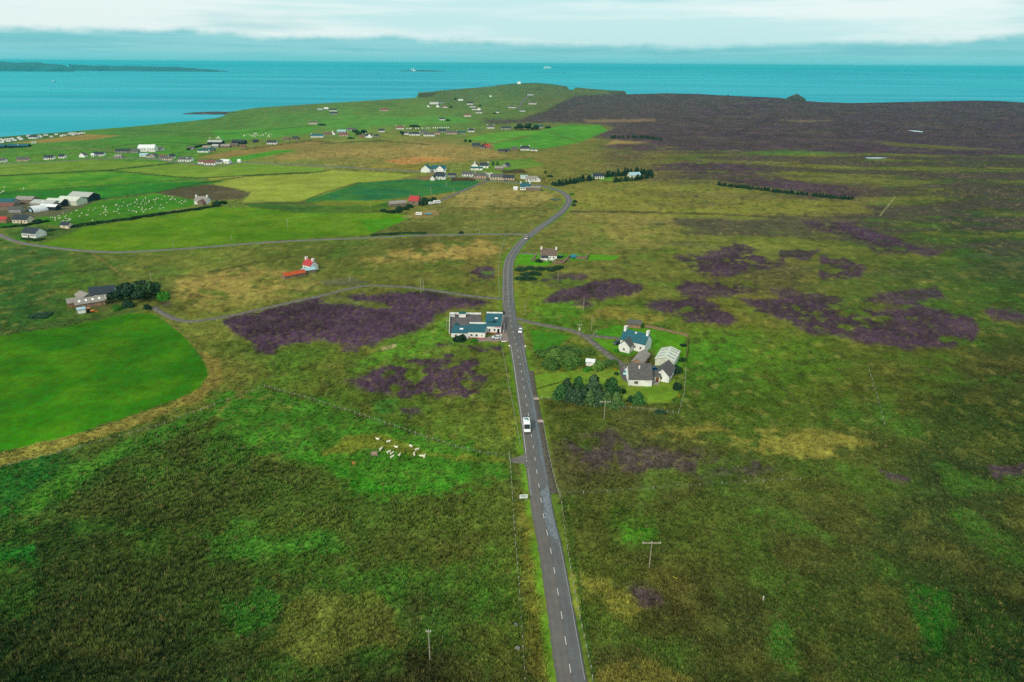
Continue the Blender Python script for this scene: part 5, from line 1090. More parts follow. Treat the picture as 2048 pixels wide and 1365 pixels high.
car(993, 678, 178, 'silver', (206, 216, 218), 'silver hatchback parked broadside in front of the white inn')
car(1041, 664.5, -97, 'white', (232, 236, 238), 'white car parked in the gravel layby facing the viewer')
car(1234, 688.5, 222, 'navy', (14, 52, 66), 'dark blue-green car beside the tall white house')
car(1252, 748, 252, 'pale_blue', (150, 210, 222), 'pale blue car parked beside the steep grey roof')
car(1311, 741, 5, 'blue', (10, 72, 112), 'blue car between the grey-roofed house and its wing')
car(1121, 515.5, 40, 'teal', (18, 84, 92), 'teal car among the stone walls next to the brown-roofed cottage')
car(906, 357, 10, 'grey', (92, 110, 122), 'grey-blue car by the low garage at the crossroads')
car(976, 361, -5, 'dark', (34, 48, 56), 'dark car in front of the cream double house'); car(1012, 363, -3, 'teal', (18, 84, 92), 'teal car on the verge by the east end of the crossroads row')
# pickup on the far bend
p = at(1053.5, 478.5); L0 = LM[np.argmin(np.hypot(LM[:, 0] - p.x, LM[:, 1] - p.y)):][:2]; hd = math.degrees(math.atan2(*(L0[0] - L0[1])[::-1]))
t = thing('pickup_truck', 'pale pickup truck with a loaded bed driving down the road bend', 'truck', p + Vector((0, 0, .17)), hd, None); m = paintm('rose_white', (222, 206, 204))
MB().prism([(-2.8, .45), (-2.8, 1.0), (.6, 1.0), (2.4, .95), (2.7, .7), (2.7, .4)], 'y', -.98, .98).build('body', m, t); MB().add([(-.2, -.9, 1.0), (1.5, -.9, 1.0), (1.5, .9, 1.0), (-.2, .9, 1.0), (0, -.75, 1.85), (.9, -.75, 1.85), (.9, .75, 1.85), (0, .75, 1.85)], [(0, 3, 2, 1), (4, 5, 6, 7), (0, 1, 5, 4), (1, 2, 6, 5), (2, 3, 7, 6), (3, 0, 4, 7)]).build('cab', M_CARGLASS, t)
MB().box(-.05, .95, -.78, .78, 1.82, 1.92).build('roof', m, t); MB().box(-2.7, -.4, -.85, .85, 1.0, 1.6).build('load', mat('brown_load', (110, 66, 58)), t)
for x in (-1.8, 1.7):
    for y in (-.9, .9): link('wheel', WHEEL, t, (x, y, .33), (math.pi / 2, 0, 0), (1.2, 1.2, 1.2))
for y in (-.7, .7): MB().box(2.66, 2.74, y - .2, y + .2, .66, .84).build('headlight', M_LAMP, t)
# motorhome coming down the road
p = at(1053, 861); k_ = np.argmin(np.hypot(LM[:, 0] - p.x, LM[:, 1] - p.y)); tg = LM[k_ - 1] - LM[k_ + 1]; hd = math.degrees(math.atan2(tg[1], tg[0]))
nn = np.array([tg[1], -tg[0]]) / np.hypot(*tg)
t = thing('motorhome', 'white motorhome driving towards the viewer on the near stretch of road', 'motorhome', Vector((LM[k_][0] + 0, LM[k_][1], .17)) + Vector((*(nn * -1.35 * -1), 0)) * 1.0, hd)
M_VAN = paintm('van_white', (238, 240, 238))
MB().prism([(-3.1, .45), (-3.15, 2.7), (-2.9, 2.85), (1.0, 2.85), (1.5, 2.72), (2.0, 2.0), (2.15, 1.25), (3.05, 1.05), (3.2, .8), (3.2, .4)], 'y', -1.08, 1.08).build('body', M_VAN, t)
MB().add([(1.52, -.98, 2.62), (2.02, -.98, 1.9), (2.24, -.92, 1.28), (2.24, .92, 1.28), (2.02, .98, 1.9), (1.52, .98, 2.62), (1.72, 0, 2.72)], [(0, 1, 4, 5), (1, 2, 3, 4), (0, 5, 6)]).build('windscreen', M_CARGLASS, t, (.06, 0, .03))
MB().box(-2.3, -1.5, -.7, .6, 2.86, 2.96).build('roof_window', mat('teal_acrylic', (24, 110, 118), .25), t); MB().box(-1.4, -.9, .25, .75, 2.86, 3.0).build('roof_hatch', mat('teal_acrylic', (24, 110, 118)), t)
for s_ in (-1, 1):
    MB().box(-2.2, -.9, s_ * 1.085 - .01, s_ * 1.085 + .01, 1.5, 2.1).build('side_window', M_CARGLASS, t); MB().box(1.2, 2.0, s_ * 1.085 - .01, s_ * 1.085 + .01, 1.35, 1.95).build('cab_window', M_CARGLASS, t)
    MB().box(3.16, 3.24, s_ * .8 - .2, s_ * .8 + .2, .7, .9).build('headlight', M_LAMP, t); MB().box(1.9, 2.1, s_ * 1.25 - .12, s_ * 1.25 + .12, 1.35, 1.7).build('mirror', M_TYRE, t)
    for x in (-1.9, 2.1): link('wheel', WHEEL, t, (x, s_ * .95, .36), (math.pi / 2, 0, 0), (1.1, 1.1, 1.1))
MB().box(3.18, 3.3, -1.05, 1.05, .32, .62).build('bumper', mat('dark_plastic', (44, 46, 48)), t)
# caravans
CV = MB().prism([(-2.6, .5), (-2.75, 1.3), (-2.5, 2.4), (-2.2, 2.55), (2.1, 2.55), (2.5, 2.3), (2.75, 1.4), (2.55, .5)], 'y', -1.1, 1.1).mesh('body', mat('caravan_white', (232, 234, 228), .5, .05))
CVW = MB().box(-1.8, -.6, -1.13, 1.13, 1.4, 2.0).box(.3, 1.6, -1.13, 1.13, 1.4, 2.0).box(2.6, 2.72, -.7, .7, 1.5, 2.05).mesh('windows', M_CARGLASS); CVR = MB().box(-.4, .4, -.35, .35, 2.55, 2.72).mesh('roof_hatch', mat('grey_hatch', (150, 160, 164)))
def caravan(px, py, yaw, label, sc=1.0, group=None, name='caravan'):
    t = thing(name, label, 'caravan', at(px, py), yaw, group); t.scale = (sc,) * 3
    link('body', CV, t); link('windows', CVW, t); link('roof_hatch', CVR, t); link('wheel', WHEEL, t, (0, -.95, .33), (math.pi / 2, 0, 0)); link('wheel', WHEEL, t, (0, .95, .33), (math.pi / 2, 0, 0)); return t
caravan(874, 408, 25, 'large white caravan at the top of the red-roofed farm lane', 1.15); caravan(863, 409.5, 30, 'smaller white caravan next to the large caravan on the farm lane', .9); caravan(838, 431, -10, 'white caravan in front of the red-roofed stone house', .95)
CS = [(2,281),(8,283.5),(14,282),(20,281),(26,279.5),(4,287),(18,284.5),(39,278),(43,281),(30,283),(58,274.5),(79,274),(83,276),(92,272.5),(103,275.5),(113,271),(124,274),(129,273),(139,270),(147,271.5),(150,268.5),(156,270),(161,269.5),(166,269),(143,269),(68,288)]
for i, (x, y) in enumerate(CS): caravan(x, y, random.uniform(-20, 35), 'white caravan alone by the dark sheds inland of the stubble field' if i == 25 else 'white caravan parked on the shore site beside the sea', random.uniform(1.15, 1.5), None if i == 25 else 'caravans on the shore site')
house(65, 278, 17, 10, 3, 2.6, -8, 'w', 'D', 'long dark-roofed building standing among the shore caravans', '', 3, True, 'shore_building', 'building'); house(35, 296, 34, 9, 3, 2.4, -2, 'k', 'T', 'long low dark-roofed shed with a pale blue strip inland of the caravans', '', 0, False, 'long_shed', 'shed', skylights=1); house(2, 297, 12, 9, 3, 2.4, -2, 'k', 'T', 'dark shed cut by the left edge inland of the caravans', '', 0, False, 'long_shed', 'shed')
# farm machine, boat trailer, tank, bins
p = at(182, 626); t = thing('tractor', 'orange tractor with a front loader beside the rooflit shed', 'tractor', p, 20); mo = paintm('orange', (214, 124, 26))
MB().prism([(-1.4, .7), (-1.4, 1.4), (.2, 1.5), (1.6, 1.35), (1.7, .7)], 'y', -.5, .5).build('body', mo, t); MB().box(-1.3, -.1, -.7, .7, 1.4, 2.5).build('cab', M_CARGLASS, t); MB().box(-1.4, 0, -.75, .75, 2.5, 2.62).build('roof', mo, t)
for y in (-.8, .8): link('rear_wheel', WHEEL, t, (-.9, y, .8), (math.pi / 2, 0, 0), (2.4, 2.4, 1.6)); link('front_wheel', WHEEL, t, (1.2, y, .5), (math.pi / 2, 0, 0), (1.5, 1.5, 1.2)); MB().bar((0, y * .8, 1.3), (2.6, y * .8, .5), .09).build('loader_arm', mo, t)
MB().prism([(2.4, .1), (3.1, .1), (2.5, .9)], 'y', -.9, .9).build('bucket', mo, t)
p = at(857, 430); t = thing('boat_trailer', 'pale blue boat on a trailer outside the red-roofed stone house', 'trailer', p, 8)
MB().prism([(-2.6, .6), (-2.5, 1.3), (2.2, 1.35), (3.0, 1.4), (2.0, .6)], 'y', -.8, .8).build('hull', mat('boat_blue', (96, 164, 190)), t); MB().box(-2.8, 3.4, -.1, .1, .45, .6).build('frame', mat('galvanised', (150, 154, 156)), t)
for y in (-.85, .85): link('wheel', WHEEL, t, (-.6, y, .33), (math.pi / 2, 0, 0))
p = at(1147, 517); t = thing('box_trailer', 'teal box trailer beside the stone ruin in the cottage garden', 'trailer', p, 8); MB().box(-1.8, 1.8, -1, 1, .6, 2.2).build('box', mat('teal_box', (56, 136, 156)), t); MB().box(1.8, 2.9, -.06, .06, .55, .7).build('drawbar', MATS['galvanised'], t)
for y in (-.95, .95): link('wheel', WHEEL, t, (0, y, .33), (math.pi / 2, 0, 0))
p = at(913, 656); t = thing('oil_tank', 'dark green oil tank on a pale frame in the inn yard', 'tank', p); MB().prism([(1 * math.cos(a), 1.5 + .8 * math.sin(a)) for a in np.linspace(0, 2 * math.pi, 12, False)], 'y', -1.2, 1.2).build('tank', mat('tank_green', (40, 84, 84)), t); MB().box(-.9, -.6, -1, 1, 0, .9).box(.6, .9, -1, 1, 0, .9).build('stand', MATS['galvanised'], t)
p = at(925, 634); t = thing('kiosk', 'small white kiosk with a dark green roof in the inn yard', 'kiosk', p); MB().box(-1.6, 1.6, -1, 1, 0, 2.0).build('wall', wm('w'), t); MB().prism([(-1.3, 2.0), (1.3, 2.0), (0, 2.8)], 'x', -1.8, 1.8).build('roof', rm('E'), t)
p = at(905.5, 634); t = thing('pallet_rack', 'white slatted crate rack in the corner of the inn yard', 'rack', p)
for z in (.2, .9, 1.6): MB().box(-1.2, 1.2, -.7, .7, z, z + .3).build('slat', M_TRIM, t)
for x in (-1.15, 1.15): MB().box(x - .06, x + .06, -.75, .75, 0, 2.0).build('upright', mat('galvanised', (150, 154, 156)), t)

# ================================================================== FENCES, POLES, SIGNS
M_POST = mat('weathered_post', (176, 172, 156), .9, .2, 3); M_WIRE = mat('fence_wire', (150, 150, 144), .6); M_POLE = mat('pole_wood', (168, 160, 140), .9, .15, 1)
POST = MB().box(-.07, .07, -.07, .07, -.3, 1.15).mesh('post', M_POST)
def polyline(pts, step):
    P = [at(*q) for q in pts]; out_ = []
    for a, b in zip(P[:-1], P[1:]):
        n_ = max(1, round((b - a).length / step)); out_ += [a + (b - a) * (i / n_) for i in range(n_)]
    return out_ + [P[-1]]
def fence(pts, step, label, h=1.0, wires=3, tall=1.0):
    Q = polyline(pts, step); t = thing('wire_fence', label, 'fence', Q[0], 0)
    for q in Q: link('post', POST, t, q - Q[0], (random.uniform(-.05, .05), random.uniform(-.05, .05), random.uniform(0, 1)), (1, 1, tall * random.uniform(.9, 1.1)))
    wb = MB()
    for k_ in range(wires):
        for a, b in zip(Q[:-1], Q[1:]): z = h * tall * (k_ + 1) / wires; wb.bar(a - Q[0] + Vector((0, 0, z)), b - Q[0] + Vector((0, 0, z)), .012, 3)
    wb.build('wire', M_WIRE, t); return t
fence([(530, 775), (620, 800), (700, 825), (760, 845), (820, 866), (900, 893), (960, 908), (1008, 915)], 2.4, 'post and wire fence between the sheep and the heather, running to the gateway')
fence([(0, 938), (140, 903), (240, 876), (330, 850), (430, 812), (530, 775)], 2.6, 'post and wire fence along the lower edge of the near bright pasture')
fence([(1021, 930), (1024, 980), (1028, 1050), (1034, 1120), (1039, 1190), (1044, 1260), (1050, 1365), (1056, 1440)], 2.6, 'post and wire fence along the west side of the near road', 1.0)
fence([(1087, 850), (1094, 890), (1101, 925), (1108, 955), (1117, 985), (1123, 1010), (1129, 1060), (1141, 1140), (1160, 1240), (1182, 1340), (1190, 1400)], 2.6, 'post and wire fence beyond the brown footpath, east of the near road', 1.0)
fence([(1120, 991), (1167, 988.5), (1215, 986), (1261, 983.5), (1307, 979.5), (1354, 976.5), (1399, 974), (1444, 970.5), (1490, 967.5), (1600, 962)], 6.6, 'sparse post and wire fence crossing the heath from the near road', 1.0, 2)
fence([(1738, 745), (1752, 790), (1768, 850)], 4, 'short straight fence running down the eastern heath', 1.0, 2); fence([(1040, 700), (1052, 760), (1066, 800)], 3, 'wire fence between the road and the shrubby garden')
fence([(1070, 797), (1110, 801), (1150, 806), (1195, 812), (1250, 818), (1300, 822), (1357, 829)], 2.2, 'garden boundary fence below the conifers', 1.0, 4); fence([(1357, 829), (1368, 790), (1372, 740)], 2.4, 'garden boundary fence on the east side of the grey-roofed house', 1.0, 4)
fence([(1003, 692), (1012, 740), (1021, 790), (1033, 850), (1040, 890)], 3.0, 'wire fence along the western verge below the inn'); fence([(1010, 480), (1000, 510), (996, 550), (1000, 592)], 3.5, 'wire fence inside the bend west of the road')
# timber panel fence round the lawn
M_BOARD = mat('timber_panel', (146, 120, 96), .9, .2, 1.5); PANEL = MB().box(0, 1.96, -.03, .03, .1, 1.35).mesh('panel', M_BOARD); FPOST = MB().box(-.07, .07, -.07, .07, 0, 1.5).mesh('post', M_BOARD)
Q = polyline([(1290, 655.5), (1312, 659.5), (1345, 667), (1376, 674.5), (1375, 700), (1371, 724)], 2.0); t = thing('panel_fence', 'brown timber panel fence round two sides of the green lawn', 'fence', Q[0])
for a, b in zip(Q[:-1], Q[1:]):
    rz = math.atan2((b - a).y, (b - a).x); link('panel', PANEL, t, a - Q[0], (0, 0, rz), ((b - a).length / 2.0, 1, random.uniform(.95, 1.05))); link('post', FPOST, t, a - Q[0], (0, 0, rz))
# white yard wall of the inn
Q = polyline([(962, 629.5), (930, 629.5), (900, 629), (898.5, 668)], 3.0); t = thing('yard_wall', 'thin white wall round the back yard of the inn', 'wall', Q[0])
for a, b in zip(Q[:-1], Q[1:]): MB().box(0, (b - a).length, -.12, .12, 0, 1.0).build('wall_panel', wm('w'), t, a - Q[0], (0, 0, math.atan2((b - a).y, (b - a).x)))
# gates
def gate(px, py, yaw, wd, label):
    t = thing('gate', label, 'gate', at(px, py), yaw)
    for z in (.3, .6, .9, 1.2): MB().bar((-wd / 2, 0, z), (wd / 2, 0, z), .035).build('bar', MATS['galvanised'], t)
    MB().bar((-wd / 2, 0, .3), (wd / 2, 0, 1.2), .03).build('brace', MATS['galvanised'], t)
    for x in (-wd / 2 - .1, wd / 2 + .1): MB().box(x - .1, x + .1, -.1, .1, -.2, 1.5).build('gate_post', M_POST, t)
gate(1019, 919, 96, 4.0, 'metal field gate at the tarmac apron by the near road'); gate(1190, 670, 60, 3.6, 'metal gate at the end of the white house drive'); gate(1006, 600, 92, 3.6, 'metal gate where the farm track leaves the road')
def pole(bx, by, ty, label, arm=1.4, transformer=False, lean=0.0):
    p = at(bx, by); d = ray(bx, ty); h = CAM_H + d[2] * p.y / d[1] - p.z
    t = thing('utility_pole', label, 'pole', p, random.uniform(-8, 8), 'utility poles'); t.rotation_euler.y = lean
    r_ = .13 if p.y < 330 else (.17 if p.y < 600 else .2)
    MB().rings([(r_, -.5), (r_ * .72, h)], 8).build('shaft', M_POLE, t)
    if arm:
        MB().box(-arm, arm, -.09, .09, h - .35, h - .13).build('crossarm', M_POLE, t)
        for x in (-arm * .9, 0, arm * .9): MB().rings([(.05, 0), (.1, .08), (.04, .3)], 6).build('insulator', M_TRIM, t, (x, 0, h - .13 if x else h))
    if transformer: MB().rings([(.38, 0), (.38, .95), (.2, 1.1)], 8).build('transformer', mat('transformer_grey', (206, 210, 208)), t, (0, -.5, h - 2.6))
for a in [(1298, 1140, 1085, 'utility pole with a wide crossarm alone on the near eastern heath', 2.3), (1208, 842, 803, 'utility pole with a crossarm in front of the garden conifers', 1.9), (860, 1320, 1262, 'bare slanted pole nearest the viewer, west of the road', .5),
          (1167, 622, 594, 'pole on the green slope above the house track', 0), (1116, 563, 542, 'pole standing in the heather below the brown-roofed cottage', 0), (1050, 629, 602, 'pole beside the road above the layby', 0), (1183, 661, 632, 'pole left of the lawn gate', 0),
          (842, 585, 557, 'leaning pole, western of the pair on the farm track', 0), (847, 582, 557, 'straight pole, eastern of the pair on the farm track', 0), (303, 562, 543, 'pole rising behind the dark farm trees', 0), (576, 457, 440, 'pole in the middle of the long yellow-green field', .8), (464, 481, 470, 'pole near the lower edge of the long yellow-green field', 0), (348, 498, 484, 'pole at the west end of the long yellow-green field', 0),
          (959, 470, 459, 'pole beside the side road near the junction', 0), (862, 388, 374, 'pole in the dark blue-green crop, middle of three', 0), (907, 390, 376, 'pole in the dark blue-green crop, nearest the lane', 0), (893, 374, 362, 'pole in the dark blue-green crop, nearest the crossroads', 0), (741, 417, 405, 'pole in the narrow strip field left of the red-roofed farm', 0),
          (957, 361, 348, 'pole at the lane end by the crossroads', 0), (1032, 372, 361, 'pole beside the bend house', 0), (894, 660, 633, 'thin pole left of the inn yard wall', 0), (1082, 524, 505, 'pole in front of the brown-roofed cottage', 0), (700, 566, 550, 'thin pole where the farm track rounds the corner', 0), (848, 290, 283, 'pole below the terrace row', 0)]: pole(*a)
pole(1158, 675, 649, 'utility pole with a grey transformer at the fork of the house track', 1.2, True)
p = at(1047, 1003); t = thing('road_sign', 'white sign with teal lettering on two posts beside the near road', 'sign', p + Vector((0, 0, -.05)), 6)
MB().box(-1.15, 1.15, -.03, .03, 1.05, 2.3).build('panel', M_WHITE, t); mt = mat('sign_teal', (20, 126, 128), .5)
for z, xs in ((1.82, (-.8, -.5, -.15, .2, .55)), (1.4, (-.6, -.25, .1, .5))):
    for x in xs: MB().box(x, x + .24, -.045, -.032, z, z + .26).build('lettering', mt, t)
for x in (-.9, .9): MB().box(x - .05, x + .05, .035, .12, -.2, 2.2).build('leg', MATS['galvanised'], t)
p = at(1008, 688); t = thing('road_sign', 'low white board on short posts beside the road below the inn', 'sign', p, 8); MB().box(-1.1, 1.1, -.04, .04, .9, 1.35).build('panel', M_WHITE, t)
for x in (-.8, .8): MB().box(x - .05, x + .05, .045, .12, -.2, 1.3).build('leg', MATS['galvanised'], t)
for px, py, lb in ((1018.5, 701, 'round white sign on a post on the west verge below the inn'), (1050.5, 702, 'round white sign on a post on the east verge below the layby'), (1002, 679, 'round white sign on the inn forecourt corner')):
    t = thing('round_sign', lb, 'sign', at(px, py)); MB().bar((0, 0, 0), (0, 0, 1.9), .04).build('post', MATS['galvanised'], t); MB().prism([(.38 * math.cos(a), 2.2 + .38 * math.sin(a)) for a in np.linspace(0, 2 * math.pi, 14, False)], 'y', -.06, -.045).build('disc', mat('sign_white', (240, 240, 220), .5), t)
for px, py, lb in ((1072, 798, 'pale pinkish concrete slab beside the road at the garden corner'), (1081, 843, 'pale concrete slab on the brown footpath')): tag(MB().box(-1.0, 1.0, -.9, .9, -.1, .14).build('concrete_slab', mat('pink_concrete', (176, 158, 144), .9), None, at(px, py), (0, 0, .2)), lb, 'slab')
tag(MB().bar((-1.2, 1.1, .12), (1.2, -1.1, .12), .09).build('yellow_pipe', mat('yellow_plastic', (206, 196, 70)), None, at(1343, 1153)), 'thin yellow pipe lying on the near eastern heath', 'pipe')
tag(MB().rings([(.22, 0), (.16, 1.3), (.05, 1.4)], 7).build('marker_stone', mat('pale_stone', (206, 204, 190)), None, at(1526, 1202)), 'small pale upright marker stone on the dark eastern heath', 'stone')
for px, py, lb in ((1031, 1252, 'grey boulder by the west fence, farther of two'), (1035, 1299, 'grey boulder by the west fence, nearer of two')):
    v = [(Vector((random.gauss(0, 1), random.gauss(0, 1), random.gauss(0, 1)))).normalized() for _ in range(1)]
    tag(MB().rings([(.2, -.1), (.55, .1), (.6, .4), (.35, .65), (.1, .7)], 7).build('boulder', mat('grey_boulder', (140, 142, 138), .9, .3, 2), None, at(px, py)), lb, 'boulder')
# moor pools
M_POOL = mat('pool_water', (128, 158, 158), .12, .05, .1, .5)
for pts, lb in (([(1815, 261.5), (1830, 262.2), (1846, 264), (1845, 265.3), (1828, 264)], 'thin pale pool on the far dark moor'), ([(1730, 316.5), (1755, 316), (1774, 316.8), (1760, 318), (1736, 318)], 'thin pale pool on the middle moor')):
    o_ = sheet('moor_pool', pts, .6, M_POOL, lb)

# ================================================================== TREES AND SHRUBS
def foliage_material(name):
    m = bpy.data.materials.new(name); m.use_nodes = True; t_ = m.node_tree; b = t_.nodes['Principled BSDF']
    a = t_.nodes.new('ShaderNodeAttribute'); a.attribute_name = 'cover'; t_.links.new(a.outputs['Color'], b.inputs['Base Color'])
    b.inputs['Roughness'].default_value = .8; b.inputs['Specular IOR Level'].default_value = .15
    oi = t_.nodes.new('ShaderNodeObjectInfo'); mr = t_.nodes.new('ShaderNodeMapRange'); mr.inputs[3].default_value = .8; mr.inputs[4].default_value = 1.25
    hs_ = t_.nodes.new('ShaderNodeHueSaturation'); t_.links.new(oi.outputs['Random'], mr.inputs[0]); t_.links.new(mr.outputs[0], hs_.inputs['Value']); t_.links.new(a.outputs['Color'], hs_.inputs['Color']); t_.links.new(hs_.outputs[0], b.inputs['Base Color'])
    return m
M_LEAF = foliage_material('foliage'); M_BARK = mat('bark', (84, 70, 56), .95, .25, 2)
def leaf_mesh(name, pos, nrm, size, col):
    """one small bent quad per leaf spray"""
    n_ = len(pos); r1 = rng.standard_normal((n_, 3)); a = np.cross(nrm, r1); a /= np.linalg.norm(a, axis=1)[:, None] + 1e-9; b = np.cross(nrm, a); b /= np.linalg.norm(b, axis=1)[:, None] + 1e-9
    s_ = size[:, None]; V_ = np.stack([pos - a * s_ - b * s_ * .7, pos + a * s_ - b * s_ * .6, pos + a * s_ * .8 + b * s_ * .8, pos - a * s_ * .7 + b * s_ * .6], 1).reshape(-1, 3)
    return array_mesh(name, V_, np.arange(4 * n_).reshape(-1, 4), M_LEAF, np.repeat(col, 4, 0))
def leaf_cols(n_, rgb, var=.28, hue=.12):
    c = lin(rgb)[None] * (1 + var * rng.standard_normal((n_, 1))); c[:, 0] *= 1 + hue * rng.standard_normal(n_); c[:, 2] *= 1 + hue * rng.standard_normal(n_); return np.clip(c, .004, .5)
def crown_broad(rgb, n_=1500, lobes=9, flat=.75, spread=.62):
    """unit crown: x,y in -1..1, z in 0..1 of height; many lobes so the outline is uneven"""
    L_ = [(np.array([rng.uniform(-1, 1) * spread, rng.uniform(-1, 1) * spread, rng.uniform(.36, .80)]), rng.uniform(.26, .46)) for _ in range(lobes)] + [(np.array([0, 0, .55]), .5)]
    k_ = rng.integers(0, len(L_), n_); cen = np.array([L_[i][0] for i in k_]); rad = np.array([L_[i][1] for i in k_])
    d_ = rng.standard_normal((n_, 3)); d_ /= np.linalg.norm(d_, axis=1)[:, None]; rr = rad * rng.uniform(.35, 1, n_) ** .45
    pos = cen + d_ * rr[:, None] * np.array([1, 1, .62 * flat / .75]); pos[:, 2] = np.clip(pos[:, 2], .04, 1.05)
    nr = d_ + rng.standard_normal((n_, 3)) * .45 + np.array([0, 0, .3]); nr /= np.linalg.norm(nr, axis=1)[:, None]
    return leaf_mesh('crown', pos, nr, rng.uniform(.055, .11, n_), leaf_cols(n_, rgb))
def crown_conifer(rgb, n_=1500, power=1.0, ragged=.3):
    z = rng.uniform(0, 1, n_) ** 1.15 * .97 + .03; tier = .75 + .25 * np.abs(((z * 9) % 1.0) - .5) * 2; a = rng.uniform(0, 2 * math.pi, n_)
    prof = (1 - z) ** power * tier * (1 + ragged * np.sin(a * 3 + z * 11) * .5 + ragged * .4 * rng.standard_normal(n_)); rr = prof * rng.uniform(.35, 1, n_) ** .5
    pos = np.stack([rr * np.cos(a), rr * np.sin(a), z - rr * .12], 1); nr = np.stack([np.cos(a) * .6, np.sin(a) * .6, np.full(n_, .7)], 1) + rng.standard_normal((n_, 3)) * .4; nr /= np.linalg.norm(nr, axis=1)[:, None]
    return leaf_mesh('crown', pos, nr, rng.uniform(.05, .10, n_), leaf_cols(n_, rgb))
def crown_mound(rgb, n_=1300, lobes=5):
    L_ = [(np.array([rng.uniform(-.5, .5), rng.uniform(-.4, .4)]), rng.uniform(.35, .6), rng.uniform(.6, 1)) for _ in range(lobes)]
    k_ = rng.integers(0, lobes, n_); c_ = np.array([L_[i][0] for i in k_]); r_ = np.array([L_[i][1] for i in k_]); h_ = np.array([L_[i][2] for i in k_])
    a = rng.uniform(0, 2 * math.pi, n_); ph = np.arcsin(rng.uniform(0, 1, n_)); q_ = rng.uniform(.86, 1.02, n_)
    pos = np.stack([c_[:, 0] + r_ * np.cos(a) * np.cos(ph) * q_, c_[:, 1] + r_ * np.sin(a) * np.cos(ph) * q_, h_ * np.sin(ph) * q_], 1)
    nr = np.stack([np.cos(a) * np.cos(ph), np.sin(a) * np.cos(ph), np.sin(ph)], 1) + rng.standard_normal((n_, 3)) * .35; nr /= np.linalg.norm(nr, axis=1)[:, None]
    return leaf_mesh('crown', pos, nr, rng.uniform(.05, .095, n_), leaf_cols(n_, rgb, .22))
CROWN = {'broad': [crown_broad(c) for c in ((44, 70, 42), (40, 64, 44), (52, 76, 42))], 'conifer': [crown_conifer(c, 1900, p_, .6) for c, p_ in (((68, 98, 58), .5), ((62, 88, 60), .42), ((78, 106, 56), .5))], 'oval': [crown_conifer((54, 96, 48), 1700, .38, .55), crown_conifer((64, 90, 60), 1700, .42, .55)],
         'mound': [crown_mound(c) for c in ((70, 106, 38), (80, 112, 42), (64, 96, 38))], 'dark': [crown_mound(c, 900, 4) for c in ((32, 62, 36), (36, 66, 40))], 'belt': [crown_conifer(c, 420, p_, .3) for c, p_ in (((30, 60, 40), .7), ((34, 66, 42), .55), ((28, 54, 40), .8))],
         'yellow': [crown_mound((148, 140, 24), 700, 4)], 'green': [crown_mound((58, 118, 30), 900, 4)], 'grey': [crown_mound((92, 118, 92), 900, 5)]}
TRUNK = MB().rings([(.5, -.3), (.34, .15), (.26, .6), (.12, 1.0)], 7)
for k_ in range(4):
    a = k_ * 1.7; TRUNK.bar((0, 0, .35 + .1 * k_), (1.3 * math.cos(a), 1.3 * math.sin(a), .8 + .06 * k_), .08, 5)
TRUNK = TRUNK.mesh('trunk', M_BARK)
def tree(px, py, h, wd, kind, label, group=None, name='tree', cat='tree', i=None, depth=None):
    t = thing(name, label, cat, at(px, py), random.uniform(0, 360) if depth is None else 0, group); ms = CROWN[kind]; cm = ms[random.randrange(len(ms)) if i is None else i]
    link('crown', cm, t, (0, 0, 0), (0, 0, random.uniform(0, 6) if depth is None else 0), (wd / 2, (depth or wd) / 2, h)); link('trunk', TRUNK, t, (0, 0, 0), (0, 0, 0), (h * .05, h * .05, h * .55)); return t
GC = 'conifers in the near garden'
for a in [(1122, 797, 6.6, 5.6, 'oval', 'dark oval conifer at the west end of the garden trees'), (1133, 789, 7.6, 4.6, 'conifer', 'conifer behind the western end of the garden trees'), (1157, 788, 8.2, 4.6, 'oval', 'dark conifer in the back row of the western garden clump'), (1140, 803, 6.6, 4.4, 'conifer', 'spreading conifer in the front row, second from the west'),
          (1154, 806, 7.0, 4.6, 'conifer', 'spreading conifer in the front row, third from the west'), (1167, 803, 6.8, 4.2, 'conifer', 'spreading conifer beside the gap in the garden trees'), (1187, 790, 9.4, 6.2, 'oval', 'tall bright oval tree in the middle of the garden trees'), (1180, 808, 6.4, 4.4, 'conifer', 'conifer in front of the tall oval tree'),
          (1197, 808, 6.6, 5.4, 'conifer', 'spreading pine in the middle of the front row'), (1223, 794, 9.0, 6.4, 'oval', 'tall grey-green oval tree at the east end of the garden'), (1208, 800, 5.6, 4.0, 'conifer', 'small blue-green conifer between the two tall oval trees'), (1214, 811, 6.4, 4.6, 'conifer', 'conifer behind the crossarm pole'), (1232, 813, 6.4, 5.2, 'conifer', 'conifer at the east end of the front row'),
          (1276, 808, 5.6, 4.2, 'oval', 'small dark tree alone below the grey-roofed house')]: tree(a[0], a[1], a[2] * .86, a[3] * 1.25, *a[4:], group=GC)
tree(1247, 786, 1.9, 2.3, 'dark', 'small clipped round bush on the lawn', None, 'bush', 'bush'); tree(1262, 803, 2.4, 4, 'dark', 'low dark bush between the conifers and the small dark tree', None, 'bush', 'bush')
GS = 'rounded shrubs in the near garden'
